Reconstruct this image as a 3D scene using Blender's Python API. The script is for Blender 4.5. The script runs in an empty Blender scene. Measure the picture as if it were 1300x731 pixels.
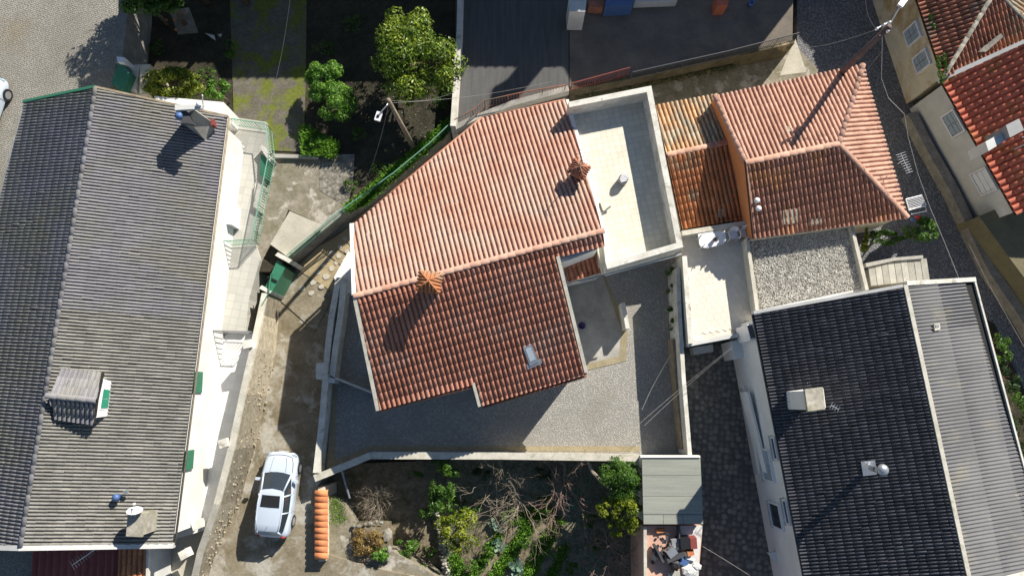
import bpy, math, random
import numpy as np
from mathutils import Vector, Matrix, noise as mnoise
random.seed(7)
SC = bpy.context.scene
COL = SC.collection
R = math.radians

# ------------------------------------------------------------------ camera, sky, sun, exposure
H = 36.0; F = 867.0; TH = R(9.5)
cam_d = bpy.data.cameras.new('camera'); cam = bpy.data.objects.new('camera', cam_d); COL.objects.link(cam)
cam.location = (0, 0, H); cam.rotation_euler = (TH, 0, 0)
cam_d.sensor_width = 36.0; cam_d.lens = 36.0 * F / 1300.0
cam_d.clip_start = 0.5; cam_d.clip_end = 2000
SC.camera = cam
SC.render.resolution_x = 1024; SC.render.resolution_y = 575
SUN_AZ = R(52); SUN_EL = R(33)
w = bpy.data.worlds.new('World'); SC.world = w; w.use_nodes = True
nt = w.node_tree
sky = nt.nodes.new('ShaderNodeTexSky'); sky.sky_type = 'NISHITA'; sky.sun_disc = False
sky.sun_elevation = SUN_EL; sky.sun_rotation = math.pi/2 - SUN_AZ
sky.air_density = 1.0; sky.dust_density = 0.3; sky.ozone_density = 2.0
nt.links.new(sky.outputs[0], nt.nodes['Background'].inputs[0])
nt.nodes['Background'].inputs[1].default_value = 0.058
sd = bpy.data.lights.new('sun', 'SUN'); sun = bpy.data.objects.new('sun', sd); COL.objects.link(sun)
sd.energy = 5.0; sd.angle = R(0.5); sd.color = (1.0, 0.94, 0.84)
sun.rotation_euler = (math.pi/2 - SUN_EL, 0, SUN_AZ + math.pi/2)
sun.location = (20, 20, 40)
vs = SC.view_settings; vs.view_transform = 'Standard'; vs.look = 'None'; vs.gamma = 1; vs.exposure = 0.72
vs.use_curve_mapping = False

# ------------------------------------------------------------------ geometry helpers
def W(x, y, z=0.0):
    """the point at height z that the photograph shows at pixel x, y (of 1300 x 731)"""
    u = (x-650)/F; v = (365.5-y)/F
    d = Vector((u, v*math.cos(TH)+math.sin(TH), -math.cos(TH)+v*math.sin(TH)))
    t = (H-z)/-d.z
    p = d*t
    return Vector((p.x, p.y, z))
def ray(x, y):
    u = (x-650)/F; v = (365.5-y)/F
    return Vector((u, v*math.cos(TH)+math.sin(TH), -math.cos(TH)+v*math.sin(TH)))
WL = {}
def put(o, loc, parent=None):
    """place o at world position loc (its rotation may be set by caller) under parent"""
    COL.objects.link(o); o.location = loc; WL[o.name] = Vector(loc)
    if parent is not None:
        o.parent = parent; o.matrix_parent_inverse = Matrix.Translation(-WL[parent.name])
    return o
def tag(o, label=None, cat=None, group=None, kind=None):
    if label: o['label'] = label
    if cat: o['category'] = cat
    if group: o['group'] = group
    if kind: o['kind'] = kind
    return o
def thing(name, loc, label, cat, group=None):
    o = bpy.data.objects.new(name, None); o.empty_display_size = .3
    put(o, loc); return tag(o, label, cat, group)
def mk(name, vs_, fs, mat, parent=None, smooth=False, rnd=None, origin=None):
    vs_ = [Vector(v) for v in vs_]
    if origin is None:
        xs = [v.x for v in vs_]; ys = [v.y for v in vs_]; zs = [v.z for v in vs_]
        origin = Vector(((min(xs)+max(xs))/2, (min(ys)+max(ys))/2, min(zs)))
    me = bpy.data.meshes.new(name)
    me.from_pydata([tuple(v-origin) for v in vs_], [], fs)
    if isinstance(mat, (list, tuple)):
        for m in mat: me.materials.append(m)
    else: me.materials.append(mat)
    if smooth: me.polygons.foreach_set('use_smooth', [True]*len(me.polygons))
    if rnd is not None:
        a = me.attributes.new('rnd', 'FLOAT', 'FACE'); a.data.foreach_set('value', rnd)
    me.update()
    o = bpy.data.objects.new(name, me)
    return put(o, origin, parent)
class MB:
    def __init__(s): s.v = []; s.f = []; s.r = []
    def add(s, vs_, fs, r=None):
        n = len(s.v); s.v += [Vector(v) for v in vs_]; s.f += [tuple(i+n for i in f) for f in fs]
        s.r += [random.random() if r is None else r]*len(fs); return s
    def prism(s, pts, z0, z1):
        """pts: xy points counter-clockwise or not; z may be numbers or lists"""
        n = len(pts)
        a = sum(pts[i][0]*pts[(i+1) % n][1]-pts[(i+1) % n][0]*pts[i][1] for i in range(n))
        idx = list(range(n))
        if a < 0: idx.reverse()
        zz0 = z0 if isinstance(z0, (list, tuple)) else [z0]*n
        zz1 = z1 if isinstance(z1, (list, tuple)) else [z1]*n
        vv = [(pts[i][0], pts[i][1], zz0[i]) for i in idx]+[(pts[i][0], pts[i][1], zz1[i]) for i in idx]
        ff = [tuple(range(n-1, -1, -1)), tuple(range(n, 2*n))]+[(i, (i+1) % n, n+(i+1) % n, n+i) for i in range(n)]
        return s.add(vv, ff)
    def box(s, c, d, rz=0.0, tilt=None, taper=1.0):
        c = Vector(c); hx, hy, hz = d[0]/2, d[1]/2, d[2]/2
        m = Matrix.Rotation(rz, 3, 'Z')
        if tilt: m = m @ Matrix.Rotation(tilt[0], 3, 'X') @ Matrix.Rotation(tilt[1], 3, 'Y')
        vv = []
        for z in (-1, 1):
            k = taper if z > 0 else 1
            for x, y in ((-1, -1), (1, -1), (1, 1), (-1, 1)): vv.append(c+m @ Vector((x*hx*k, y*hy*k, z*hz)))
        return s.add(vv, [(3, 2, 1, 0), (4, 5, 6, 7), (0, 1, 5, 4), (1, 2, 6, 5), (2, 3, 7, 6), (3, 0, 4, 7)])
    def tube(s, pts, r, n=6, cap=True):
        pts = [Vector(p) for p in pts]; rr = r if isinstance(r, (list, tuple)) else [r]*len(pts)
        vv = []; m = len(pts); prev = None
        for i, p in enumerate(pts):
            t = (pts[min(i+1, m-1)]-pts[max(i-1, 0)])
            if t.length < 1e-6: t = Vector((0, 0, 1))
            t.normalize()
            if prev is None:
                a = t.cross(Vector((0, 0, 1)) if abs(t.z) < .9 else Vector((1, 0, 0))).normalized()
            else: a = (prev-t*prev.dot(t)).normalized()
            prev = a; b = t.cross(a)
            for k in range(n):
                an = 2*math.pi*k/n; vv.append(p+(a*math.cos(an)+b*math.sin(an))*rr[i])
        ff = [(i*n+k, i*n+(k+1) % n, (i+1)*n+(k+1) % n, (i+1)*n+k) for i in range(m-1) for k in range(n)]
        if cap: ff += [tuple(range(n-1, -1, -1)), tuple((m-1)*n+k for k in range(n))]
        return s.add(vv, ff)
    def lathe(s, c, prof, n=16):
        vv = []; c = Vector(c)
        for r_, z in prof:
            for k in range(n):
                a = 2*math.pi*k/n; vv.append(c+Vector((r_*math.cos(a), r_*math.sin(a), z)))
        m = len(prof)
        ff = [(i*n+k, i*n+(k+1) % n, (i+1)*n+(k+1) % n, (i+1)*n+k) for i in range(m-1) for k in range(n)]
        ff.append(tuple((m-1)*n+k for k in range(n))); ff.append(tuple(range(n-1, -1, -1)))
        return s.add(vv, ff)
    def rock(s, c, d, seed=None):
        c = Vector(c); vv = []; rings = ((-.5, .6), (-.1, 1), (.3, .85), (.5, .4)); n = 7; a0 = random.random()*6
        for z, r_ in rings:
            for k in range(n):
                a = a0+2*math.pi*k/n; q = r_*random.uniform(.8, 1.15)
                vv.append(c+Vector((math.cos(a)*d[0]/2*q, math.sin(a)*d[1]/2*q, z*d[2]*random.uniform(.9, 1.1))))
        ff = [(i*n+k, i*n+(k+1) % n, (i+1)*n+(k+1) % n, (i+1)*n+k) for i in range(3) for k in range(n)]
        ff += [tuple(range(n-1, -1, -1)), tuple(3*n+k for k in range(n))]
        return s.add(vv, ff)
    def build(s, name, mat, parent=None, smooth=False, origin=None):
        return mk(name, s.v, s.f, mat, parent, smooth, s.r, origin)
def pts(px, z): return [W(x, y, z) for x, y in px]
def ground(name, px, z, mat, zb=None, **k):
    o = MB().prism(pts(px, z), -1.95 if zb is None else zb, z).build(name, mat)
    return tag(o, kind='structure', **k)
def strip(poly, t):
    """left and right edges of a polyline of width t (xy), mitred"""
    L = []; Rr = []; n = len(poly)
    for i in range(n):
        a = (poly[i]-poly[i-1]).xy.normalized() if i > 0 else None
        b = (poly[i+1]-poly[i]).xy.normalized() if i < n-1 else None
        if a is None: a = b
        if b is None: b = a
        na = Vector((-a.y, a.x)); nb = Vector((-b.y, b.x)); m = (na+nb)
        m = m.normalized() if m.length > 1e-4 else na
        k = 1/max(.4, m.dot(na)); off = m*(t/2*k)
        L.append((poly[i].x+off.x, poly[i].y+off.y, poly[i].z)); Rr.append((poly[i].x-off.x, poly[i].y-off.y, poly[i].z))
    return L, Rr
def wall_mb(px, zt, zb, t, mb=None):
    """px: list of (x, y) or (x, y, z) seen at the wall's top"""
    poly = [W(p[0], p[1], p[2] if len(p) > 2 else zt) for p in px]
    L, Rr = strip(poly, t); mb = mb or MB()
    for i in range(len(poly)-1):
        q = [L[i], Rr[i], Rr[i+1], L[i+1]]
        mb.prism(q, zb, [q[0][2], q[1][2], q[2][2], q[3][2]])
    return mb
def wall(name, px, zt, zb, t, mat, parent=None, label=None, cat='wall', coping=None, group=None):
    if parent is None:
        root = thing(name, W(px[0][0], px[0][1], zb), label, cat, group)
    else: root = parent
    wall_mb(px, zt, zb, t).build('wall' if parent is None else name, mat, root)
    if coping:
        cw, ch, cm = coping
        poly = [(p[0], p[1], (p[2] if len(p) > 2 else zt)+ch) for p in px]
        wall_mb(poly, zt+ch, zt+.003, cw).build('coping', cm, root)
    return root

# ------------------------------------------------------------------ materials
def mat(name, c1, c2=None, scale=1.5, rough=.9, bump=.25, bscale=20, c3=None, s3=.6, t3=(.55, .7), spec=.3, metal=0,
        rnd=0.0, pattern=None, fine=.15, smear=None, spots=None):
    m = bpy.data.materials.new(name); m.use_nodes = True; t = m.node_tree; N = t.nodes; L = t.links
    b = N['Principled BSDF']; b.inputs['Roughness'].default_value = rough; b.inputs['Metallic'].default_value = metal
    b.inputs['Specular IOR Level'].default_value = spec
    g = N.new('ShaderNodeNewGeometry'); pos = g.outputs['Position']
    def nz(sc, det=6, ro=.6, vec=None, dist=0):
        n = N.new('ShaderNodeTexNoise'); n.inputs['Scale'].default_value = sc; n.inputs['Detail'].default_value = det
        n.inputs['Roughness'].default_value = ro; n.inputs['Distortion'].default_value = dist
        L.new(vec or pos, n.inputs['Vector']); return n.outputs['Fac']
    def ramp(f, a, z):
        r_ = N.new('ShaderNodeMapRange'); r_.inputs['From Min'].default_value = a; r_.inputs['From Max'].default_value = z
        L.new(f, r_.inputs['Value']); return r_.outputs['Result']
    def mix(f, a, c, kind='MIX'):
        x = N.new('ShaderNodeMix'); x.data_type = 'RGBA'; x.blend_type = kind
        if isinstance(f, (int, float)): x.inputs[0].default_value = f
        else: L.new(f, x.inputs[0])
        for k, q in ((6, a), (7, c)):
            if isinstance(q, tuple): x.inputs[k].default_value = (*q, 1)
            else: L.new(q, x.inputs[k])
        return x.outputs[2]
    def val(f, a, c):
        """multiply factor from f mapped to a..c as grey colour"""
        r_ = N.new('ShaderNodeMapRange'); r_.inputs['To Min'].default_value = a; r_.inputs['To Max'].default_value = c
        L.new(f, r_.inputs['Value']); cc = N.new('ShaderNodeCombineColor')
        for k in range(3): L.new(r_.outputs['Result'], cc.inputs[k])
        return cc.outputs[0]
    vec = pos
    if smear:
        mp = N.new('ShaderNodeMapping'); mp.inputs['Rotation'].default_value = (0, 0, smear[0]); mp.inputs['Scale'].default_value = smear[1]
        L.new(pos, mp.inputs[0]); vec = mp.outputs[0]
    c2 = c2 or tuple(x*.7 for x in c1)
    col = mix(ramp(nz(scale, vec=vec), .35, .65), c1, c2)
    if c3: col = mix(ramp(nz(s3, 8, .65, dist=.4), *t3), col, c3)
    if spots: col = mix(ramp(nz(spots[0], 4, .7, dist=.6), spots[1], spots[1]+.06), col, spots[2])
    if rnd:
        oi = N.new('ShaderNodeObjectInfo'); at = N.new('ShaderNodeAttribute'); at.attribute_name = 'rnd'
        ad = N.new('ShaderNodeMath'); ad.operation = 'ADD'; L.new(oi.outputs['Random'], ad.inputs[0]); L.new(at.outputs['Fac'], ad.inputs[1])
        fr = N.new('ShaderNodeMath'); fr.operation = 'FRACT'; L.new(ad.outputs[0], fr.inputs[0])
        col = mix(1.0, col, val(fr.outputs[0], 1-rnd, 1+rnd), 'MULTIPLY')
    bh = nz(bscale, 4)
    if fine: col = mix(1.0, col, val(nz(bscale*.7, 3), 1-fine*2, 1+fine*2), 'MULTIPLY')
    bst = bump
    if pattern:
        kind, ps, joint, jc, rot = pattern
        mp = N.new('ShaderNodeMapping'); mp.inputs['Rotation'].default_value = (0, 0, rot); L.new(pos, mp.inputs[0])
        if kind == 'cobble':
            vo = N.new('ShaderNodeTexVoronoi'); vo.inputs['Scale'].default_value = ps; vo.inputs['Randomness'].default_value = .55
            vo.feature = 'F1'; mp.inputs['Scale'].default_value = (1, 1, 0.01); L.new(mp.outputs[0], vo.inputs['Vector'])
            jf = ramp(vo.outputs['Distance'], .32, .62)
            col = mix(1.0, col, val(vo.outputs['Color'], .72, 1.28), 'MULTIPLY')
            col = mix(jf, col, jc)
            inv = N.new('ShaderNodeMath'); inv.operation = 'SUBTRACT'; inv.inputs[0].default_value = 1; L.new(jf, inv.inputs[1]); bh = inv.outputs[0]
        else:
            br = N.new('ShaderNodeTexBrick'); br.offset = 0 if kind == 'grid' else .5
            br.inputs['Scale'].default_value = 1; br.inputs['Brick Width'].default_value = ps; br.inputs['Row Height'].default_value = ps if kind == 'grid' else ps/2
            br.inputs['Mortar Size'].default_value = joint; br.inputs['Mortar Smooth'].default_value = .2
            br.inputs['Color1'].default_value = (1, 1, 1, 1); br.inputs['Color2'].default_value = (.86, .86, .86, 1); br.inputs['Mortar'].default_value = (*jc, 1)
            L.new(mp.outputs[0], br.inputs['Vector']); col = mix(1.0, col, br.outputs['Color'], 'MULTIPLY')
    bp = N.new('ShaderNodeBump'); bp.inputs['Strength'].default_value = bst; bp.inputs['Distance'].default_value = .03
    L.new(bh, bp.inputs['Height']); L.new(bp.outputs[0], b.inputs['Normal'])
    L.new(col, b.inputs['Base Color'])
    return m
def plain(name, c, rough=.5, metal=0, spec=.5, fine=.06, **k):
    return mat(name, c, tuple(x*.88 for x in c), 3, rough, .05, 30, spec=spec, metal=metal, fine=fine, **k)
def leafmat(name, c1, c2, tr=.35):
    m = bpy.data.materials.new(name); m.use_nodes = True; t = m.node_tree; N = t.nodes; L = t.links
    b = N['Principled BSDF']; out = N['Material Output']
    at = N.new('ShaderNodeAttribute'); at.attribute_name = 'rnd'
    x = N.new('ShaderNodeMix'); x.data_type = 'RGBA'; L.new(at.outputs['Fac'], x.inputs[0]); x.inputs[6].default_value = (*c1, 1); x.inputs[7].default_value = (*c2, 1)
    L.new(x.outputs[2], b.inputs['Base Color']); b.inputs['Roughness'].default_value = .45; b.inputs['Specular IOR Level'].default_value = .4
    tl = N.new('ShaderNodeBsdfTranslucent'); L.new(x.outputs[2], tl.inputs[0]); ms = N.new('ShaderNodeMixShader'); ms.inputs[0].default_value = tr
    L.new(b.outputs[0], ms.inputs[1]); L.new(tl.outputs[0], ms.inputs[2]); L.new(ms.outputs[0], out.inputs[0]); return m
M = dict(
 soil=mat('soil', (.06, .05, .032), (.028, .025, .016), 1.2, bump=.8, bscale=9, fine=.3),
 lowsoil=mat('garden_soil', (.24, .2, .135), (.12, .1, .065), 2.2, bump=.9, bscale=8, c3=(.07, .1, .03), s3=1.0, fine=.3),
 plaza=mat('plaza_setts', (.29, .28, .255), (.215, .205, .18), .45, bump=.6, c3=(.24, .2, .14), s3=.25, pattern=('cobble', 10, .1, (.22, .205, .17), .35)),
 alley=mat('worn_concrete', (.26, .225, .165), (.16, .135, .085), .9, bump=.4, bscale=9, c3=(.36, .34, .29), s3=.7, t3=(.5, .6), fine=.2, spots=(3.5, .66, (.12, .1, .07))),
 court=mat('courtyard_setts', (.4, .385, .35), (.33, .32, .29), .5, bump=.5, c3=(.28, .265, .225), s3=.35, t3=(.5, .65), pattern=('cobble', 12, .1, (.25, .24, .22), .6), fine=.1, spots=(1.3, .68, (.22, .21, .19))),
 ochre=mat('ochre_edging', (.33, .28, .18), (.26, .22, .14), 2, bump=.4, fine=.2),
 smooth_conc=mat('pale_concrete', (.4, .385, .35), (.28, .27, .24), 1.2, bump=.3, fine=.12),
 moss_conc=mat('mossy_concrete', (.15, .135, .11), (.11, .1, .08), 1.6, bump=.4, bscale=10, c3=(.13, .15, .025), s3=.9, t3=(.46, .58), fine=.25, spots=(3, .68, (.34, .32, .27))),
 patch_conc=mat('weathered_concrete', (.27, .24, .19), (.17, .155, .105), 1.5, bump=.5, bscale=9, c3=(.4, .37, .32), s3=1.1, t3=(.55, .62), fine=.22),
 rubble=mat('rubble_ground', (.3, .28, .24), (.1, .09, .07), 5, bump=1, bscale=8, fine=.35),
 pale_slab=mat('pale_slab', (.5, .47, .39), (.4, .37, .3), 1.3, bump=.3, c3=(.16, .15, .12), s3=4, t3=(.66, .75), fine=.12),
 step_or=mat('ochre_step', (.4, .32, .19), (.3, .245, .15), 2, bump=.3, fine=.12),
 asphalt=mat('yard_asphalt', (.2, .17, .135), (.13, .112, .095), .7, bump=.4, bscale=18, c3=(.15, .14, .12), s3=.4, fine=.15),
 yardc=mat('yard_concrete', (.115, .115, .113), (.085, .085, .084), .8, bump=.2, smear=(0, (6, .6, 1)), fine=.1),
 street=mat('street_setts', (.27, .27, .28), (.2, .2, .21), .5, bump=.7, pattern=('cobble', 9, .1, (.12, .12, .125), .3), fine=.15),
 backlane=mat('lane_paving', (.25, .235, .2), (.175, .165, .145), .8, bump=.6, pattern=('cobble', 3.6, .1, (.11, .105, .095), .1), fine=.15),
 white=mat('white_render', (.8, .79, .76), (.7, .69, .65), .8, bump=.1, bscale=12, fine=.04),
 whitew=mat('weathered_white_render', (.7, .68, .62), (.52, .5, .43), 1.6, bump=.2, c3=(.32, .3, .24), s3=1.8, t3=(.56, .68), fine=.12, spots=(6, .66, (.25, .23, .18))),
 coping=mat('stone_coping', (.57, .54, .47), (.43, .41, .34), 2.4, bump=.25, c3=(.32, .31, .22), s3=1.6, t3=(.58, .68), fine=.14, spots=(6, .67, (.2, .19, .15))),
 greyw=mat('grey_white_render', (.6, .6, .58), (.5, .5, .48), 1, bump=.1, fine=.05),
 cream=mat('cream_render', (.66, .6, .46), (.56, .5, .38), 1, bump=.15, fine=.06),
 orange=mat('orange_render', (.6, .25, .1), (.52, .2, .08), 1, bump=.1, fine=.05),
 oldwall=mat('stained_old_render', (.66, .59, .44), (.56, .5, .38), 1.0, bump=.3, c3=(.42, .28, .12), s3=.5, t3=(.5, .65), fine=.1),
 greystone=mat('grey_stone_wall', (.3, .28, .25), (.2, .19, .17), 2, bump=.8, bscale=8, fine=.2),
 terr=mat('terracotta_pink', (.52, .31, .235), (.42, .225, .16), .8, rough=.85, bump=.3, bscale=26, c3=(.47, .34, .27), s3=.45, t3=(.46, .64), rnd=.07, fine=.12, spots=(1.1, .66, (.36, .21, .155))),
 terrL=mat('terracotta_pink_shaded', (.46, .215, .145), (.36, .155, .1), .7, rough=.85, bump=.3, bscale=26, c3=(.4, .24, .18), s3=.4, t3=(.5, .66), rnd=.07, fine=.12, spots=(1.1, .66, (.24, .13, .1))),  # pink roof's tiles again, weaker sun on the lower slope put into the colour
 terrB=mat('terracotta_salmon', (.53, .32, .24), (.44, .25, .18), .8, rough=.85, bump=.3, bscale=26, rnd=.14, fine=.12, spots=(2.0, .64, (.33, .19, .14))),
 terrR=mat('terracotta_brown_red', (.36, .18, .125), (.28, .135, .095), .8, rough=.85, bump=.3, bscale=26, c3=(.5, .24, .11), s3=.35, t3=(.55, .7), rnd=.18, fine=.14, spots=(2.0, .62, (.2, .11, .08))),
 terrO=mat('terracotta_orange', (.5, .2, .085), (.37, .155, .075), 1.2, rough=.85, bump=.3, bscale=26, c3=(.3, .21, .14), s3=.8, t3=(.52, .64), rnd=.2, fine=.15),
 terrI=mat('terracotta_lichened', (.55, .33, .17), (.4, .25, .15), 1.2, rough=.85, bump=.3, bscale=26, c3=(.36, .31, .23), s3=.7, t3=(.42, .56), rnd=.22, fine=.15),
 terrF=mat('terracotta_old_brown', (.42, .17, .1), (.27, .12, .08), 1.2, rough=.9, bump=.35, bscale=24, c3=(.16, .12, .09), s3=.7, t3=(.5, .62), rnd=.25, fine=.2),
 terrG=mat('terracotta_red', (.6, .17, .1), (.5, .14, .08), 1.2, rough=.6, bump=.2, bscale=26, c3=(.5, .24, .08), s3=.8, rnd=.15, fine=.1),
 tileCL=mat('lichened_roof_tile', (.245, .237, .215), (.18, .175, .158), .8, rough=.85, bump=.3, bscale=22, c3=(.27, .26, .23), s3=.4, rnd=.14, fine=.16, spots=(1.8, .66, (.15, .145, .12))),
 tileC=mat('grey_roof_tile', (.25, .243, .258), (.195, .19, .204), .6, rough=.8, bump=.3, bscale=22, c3=(.225, .217, .185), s3=.22, t3=(.42, .6), rnd=.09, fine=.14, spots=(1.8, .66, (.12, .12, .11))),
 tileD=mat('black_glazed_tile', (.085, .085, .096), (.058, .058, .067), 1, rough=.4, bump=.2, bscale=20, rnd=.3, fine=.1, spec=.5),
 fibre=mat('fibre_cement', (.155, .155, .16), (.12, .12, .125), .6, rough=.85, bump=.25, bscale=22, spots=(1.6, .66, (.26, .25, .21)), c3=(.2, .19, .155), s3=.5, rnd=.02, fine=.1),
 deck=mat('roof_deck', (.06, .04, .03), rough=.95), deckg=mat('dark_deck', (.03, .03, .03), rough=.95),
 jtile=mat('cream_floor_tile', (.76, .72, .6), (.7, .66, .54), .8, rough=.6, bump=.1, pattern=('grid', .3, .012, (.74, .71, .64), R(-11)), fine=.05),
 ktile=mat('pale_floor_tile', (.72, .67, .58), (.66, .6, .51), .8, rough=.6, bump=.1, rnd=.05, fine=.04),
 grout=mat('grout', (.68, .63, .55), rough=.9),
 ptile=mat('grey_patio_tile', (.5, .49, .44), (.44, .43, .39), .7, rough=.7, bump=.1, pattern=('grid', .4, .014, (.75, .75, .75), R(9)), fine=.06),
 wtile=mat('white_patio_tile', (.76, .76, .75), (.7, .7, .69), .7, rough=.6, bump=.05, pattern=('grid', .4, .012, (.85, .85, .85), R(9)), fine=.04),
 gravel=mat('roof_gravel', (.42, .4, .36), (.18, .17, .15), 9, bump=1, bscale=16, fine=.35),
 stone=mat('garden_stone', (.42, .39, .33), (.27, .25, .2), 2.5, bump=.5, bscale=10, c3=(.2, .2, .1), s3=1.5, rnd=.25, fine=.2),
 rubst=mat('tan_rubble', (.42, .37, .28), (.27, .23, .16), 3.5, bump=.6, bscale=12, rnd=.4, fine=.2, spots=(7, .6, (.15, .13, .09))),
 pebble=mat('pebbles', (.56, .54, .49), (.4, .385, .35), 3, bump=.2, rnd=.5, fine=.15),
 shedroof=mat('grey_green_panel', (.29, .3, .26), (.24, .25, .22), 1, bump=.15, smear=(0, (.5, 8, 1)), fine=.08, rnd=.06),
 green=plain('green_paint', (.04, .19, .11), .45), greenl=plain('light_green_mesh', (.16, .36, .26), .5),
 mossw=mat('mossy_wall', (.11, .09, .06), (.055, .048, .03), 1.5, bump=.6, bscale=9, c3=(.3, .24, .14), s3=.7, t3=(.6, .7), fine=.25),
 mossw2=mat('brown_stained_roof', (.2, .175, .1), (.14, .125, .08), .9, bump=.3, fine=.15),
 edgest=mat('grey_edge_stone', (.26, .25, .22), (.16, .155, .13), 3, bump=.6, bscale=10, rnd=.3, fine=.25),
 pinkf=mat('pink_floor', (.62, .38, .28), (.52, .32, .25), 1.5, bump=.2, fine=.1),
 wood=mat('weathered_wood', (.3, .25, .18), (.2, .16, .11), 3, bump=.4, fine=.2), board=mat('pale_board', (.46, .44, .38), (.34, .33, .29), 2, bump=.3, rnd=.2, fine=.15),
 polewood=mat('pole_wood', (.17, .12, .11), (.11, .08, .07), 3, bump=.3),
 metal=plain('galvanised_metal', (.5, .52, .54), .35, metal=.7), alu=plain('aluminium', (.7, .72, .74), .3, metal=.8),
 dgrey=plain('dark_grey', (.06, .06, .065), .6), black=plain('black_plastic', (.015, .015, .017), .5), mgrey=plain('mid_grey', (.25, .25, .26), .6),
 plastic=plain('white_plastic', (.8, .8, .82), .35), blue=plain('blue_plastic', (.07, .14, .32), .5), purple=plain('purple_plastic', (.05, .035, .16), .5),
 red=plain('red_paint', (.45, .04, .03), .5), glass=plain('window_glass', (.03, .04, .05), .08, spec=.8, fine=0),
 brick=mat('orange_brick', (.6, .24, .1), (.5, .18, .08), 3, bump=.3, rnd=.2, fine=.1),
 wglass=plain('pale_glass', (.35, .42, .47), .15, spec=.8, fine=.03), shutter=plain('green_shutter', (.03, .25, .16), .5),
 bark=mat('bark', (.2, .15, .1), (.12, .09, .06), 6, bump=.8, fine=.3), twig=mat('bare_twig', (.36, .31, .24), (.25, .2, .15), 4, bump=.2),
 twigr=mat('reddish_twig', (.4, .28, .23), (.26, .17, .14), 4, bump=.2),
 cable=plain('cable', (.4, .38, .35), .6), leafy=leafmat('leaf_lemon', (.04, .1, .01), (.36, .46, .05)), leafg=leafmat('leaf_green', (.035, .1, .012), (.14, .27, .03)),
 leafb=leafmat('leaf_bright', (.04, .13, .01), (.22, .42, .05)), leafd=leafmat('leaf_dark', (.015, .045, .012), (.05, .1, .025)),
 leafyel=leafmat('leaf_yellow', (.07, .12, .01), (.38, .42, .03)), cabb=leafmat('leaf_blue_green', (.1, .2, .13), (.26, .38, .28)), grass=leafmat('grass_blade', (.06, .13, .015), (.2, .3, .04)),
 dry=leafmat('leaf_dry', (.2, .12, .05), (.4, .3, .08)), redt=mat('red_metal_roof', (.24, .06, .05), (.2, .05, .045), 1, rough=.6, rnd=.08),
 carp=mat('car_paint', (.5, .57, .66), (.48, .55, .64), .5, rough=.25, bump=0, spec=.6, fine=0),
)

# ------------------------------------------------------------------ roofs of real tiles
def clip_poly(poly, a, n):
    out = []; m = len(poly)
    for i in range(m):
        p = poly[i]; q = poly[(i+1) % m]; dp = (p[0]-a[0])*n[0]+(p[1]-a[1])*n[1]; dq = (q[0]-a[0])*n[0]+(q[1]-a[1])*n[1]
        if dp >= 0: out.append(p)
        if (dp >= 0) != (dq >= 0):
            t = dp/(dp-dq); out.append(tuple(p[k]+(q[k]-p[k])*t for k in range(3)))
    return out
def profile(style, w_, h):
    if style == 'barrel':   # flat channel then rounded cover
        return [(0, .01), (.05*w_, -.01), (.29*w_, -.01), (.32*w_, .58*h), (.42*w_, .9*h), (.63*w_, h), (.84*w_, .9*h), (.95*w_, .58*h), (w_*.99, .01)]
    if style == 'narrow':   # slim cover over a wide deep channel
        return [(0, .005), (.05*w_, -.01), (.4*w_, -.01), (.43*w_, .6*h), (.54*w_, .93*h), (.69*w_, h), (.85*w_, .9*h), (.96*w_, .55*h), (w_*.99, .005)]
    if style == 'wave':     # low modern tile
        return [(0, .3*h), (.12*w_, .05*h), (.38*w_, 0), (.5*w_, .5*h), (.68*w_, h), (.86*w_, .8*h), (w_, .3*h)]
    k = 6; o = []           # corrugated sheet, six waves
    for i in range(k*6+1): o.append((w_*i/(k*6), h/2*(1+math.sin(2*math.pi*i/6))))
    return o
class Plane:
    def __init__(s, p3):
        a, b, c = [W(*p) for p in p3]; s.o = a; n = (b-a).cross(c-a).normalized(); s.n = n if n.z > 0 else -n
    def at(s, x, y, up=0.0):
        d = ray(x, y); c = Vector((0, 0, H)); t = (s.o+s.n*up-c).dot(s.n)/d.dot(s.n); return c+d*t
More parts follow.
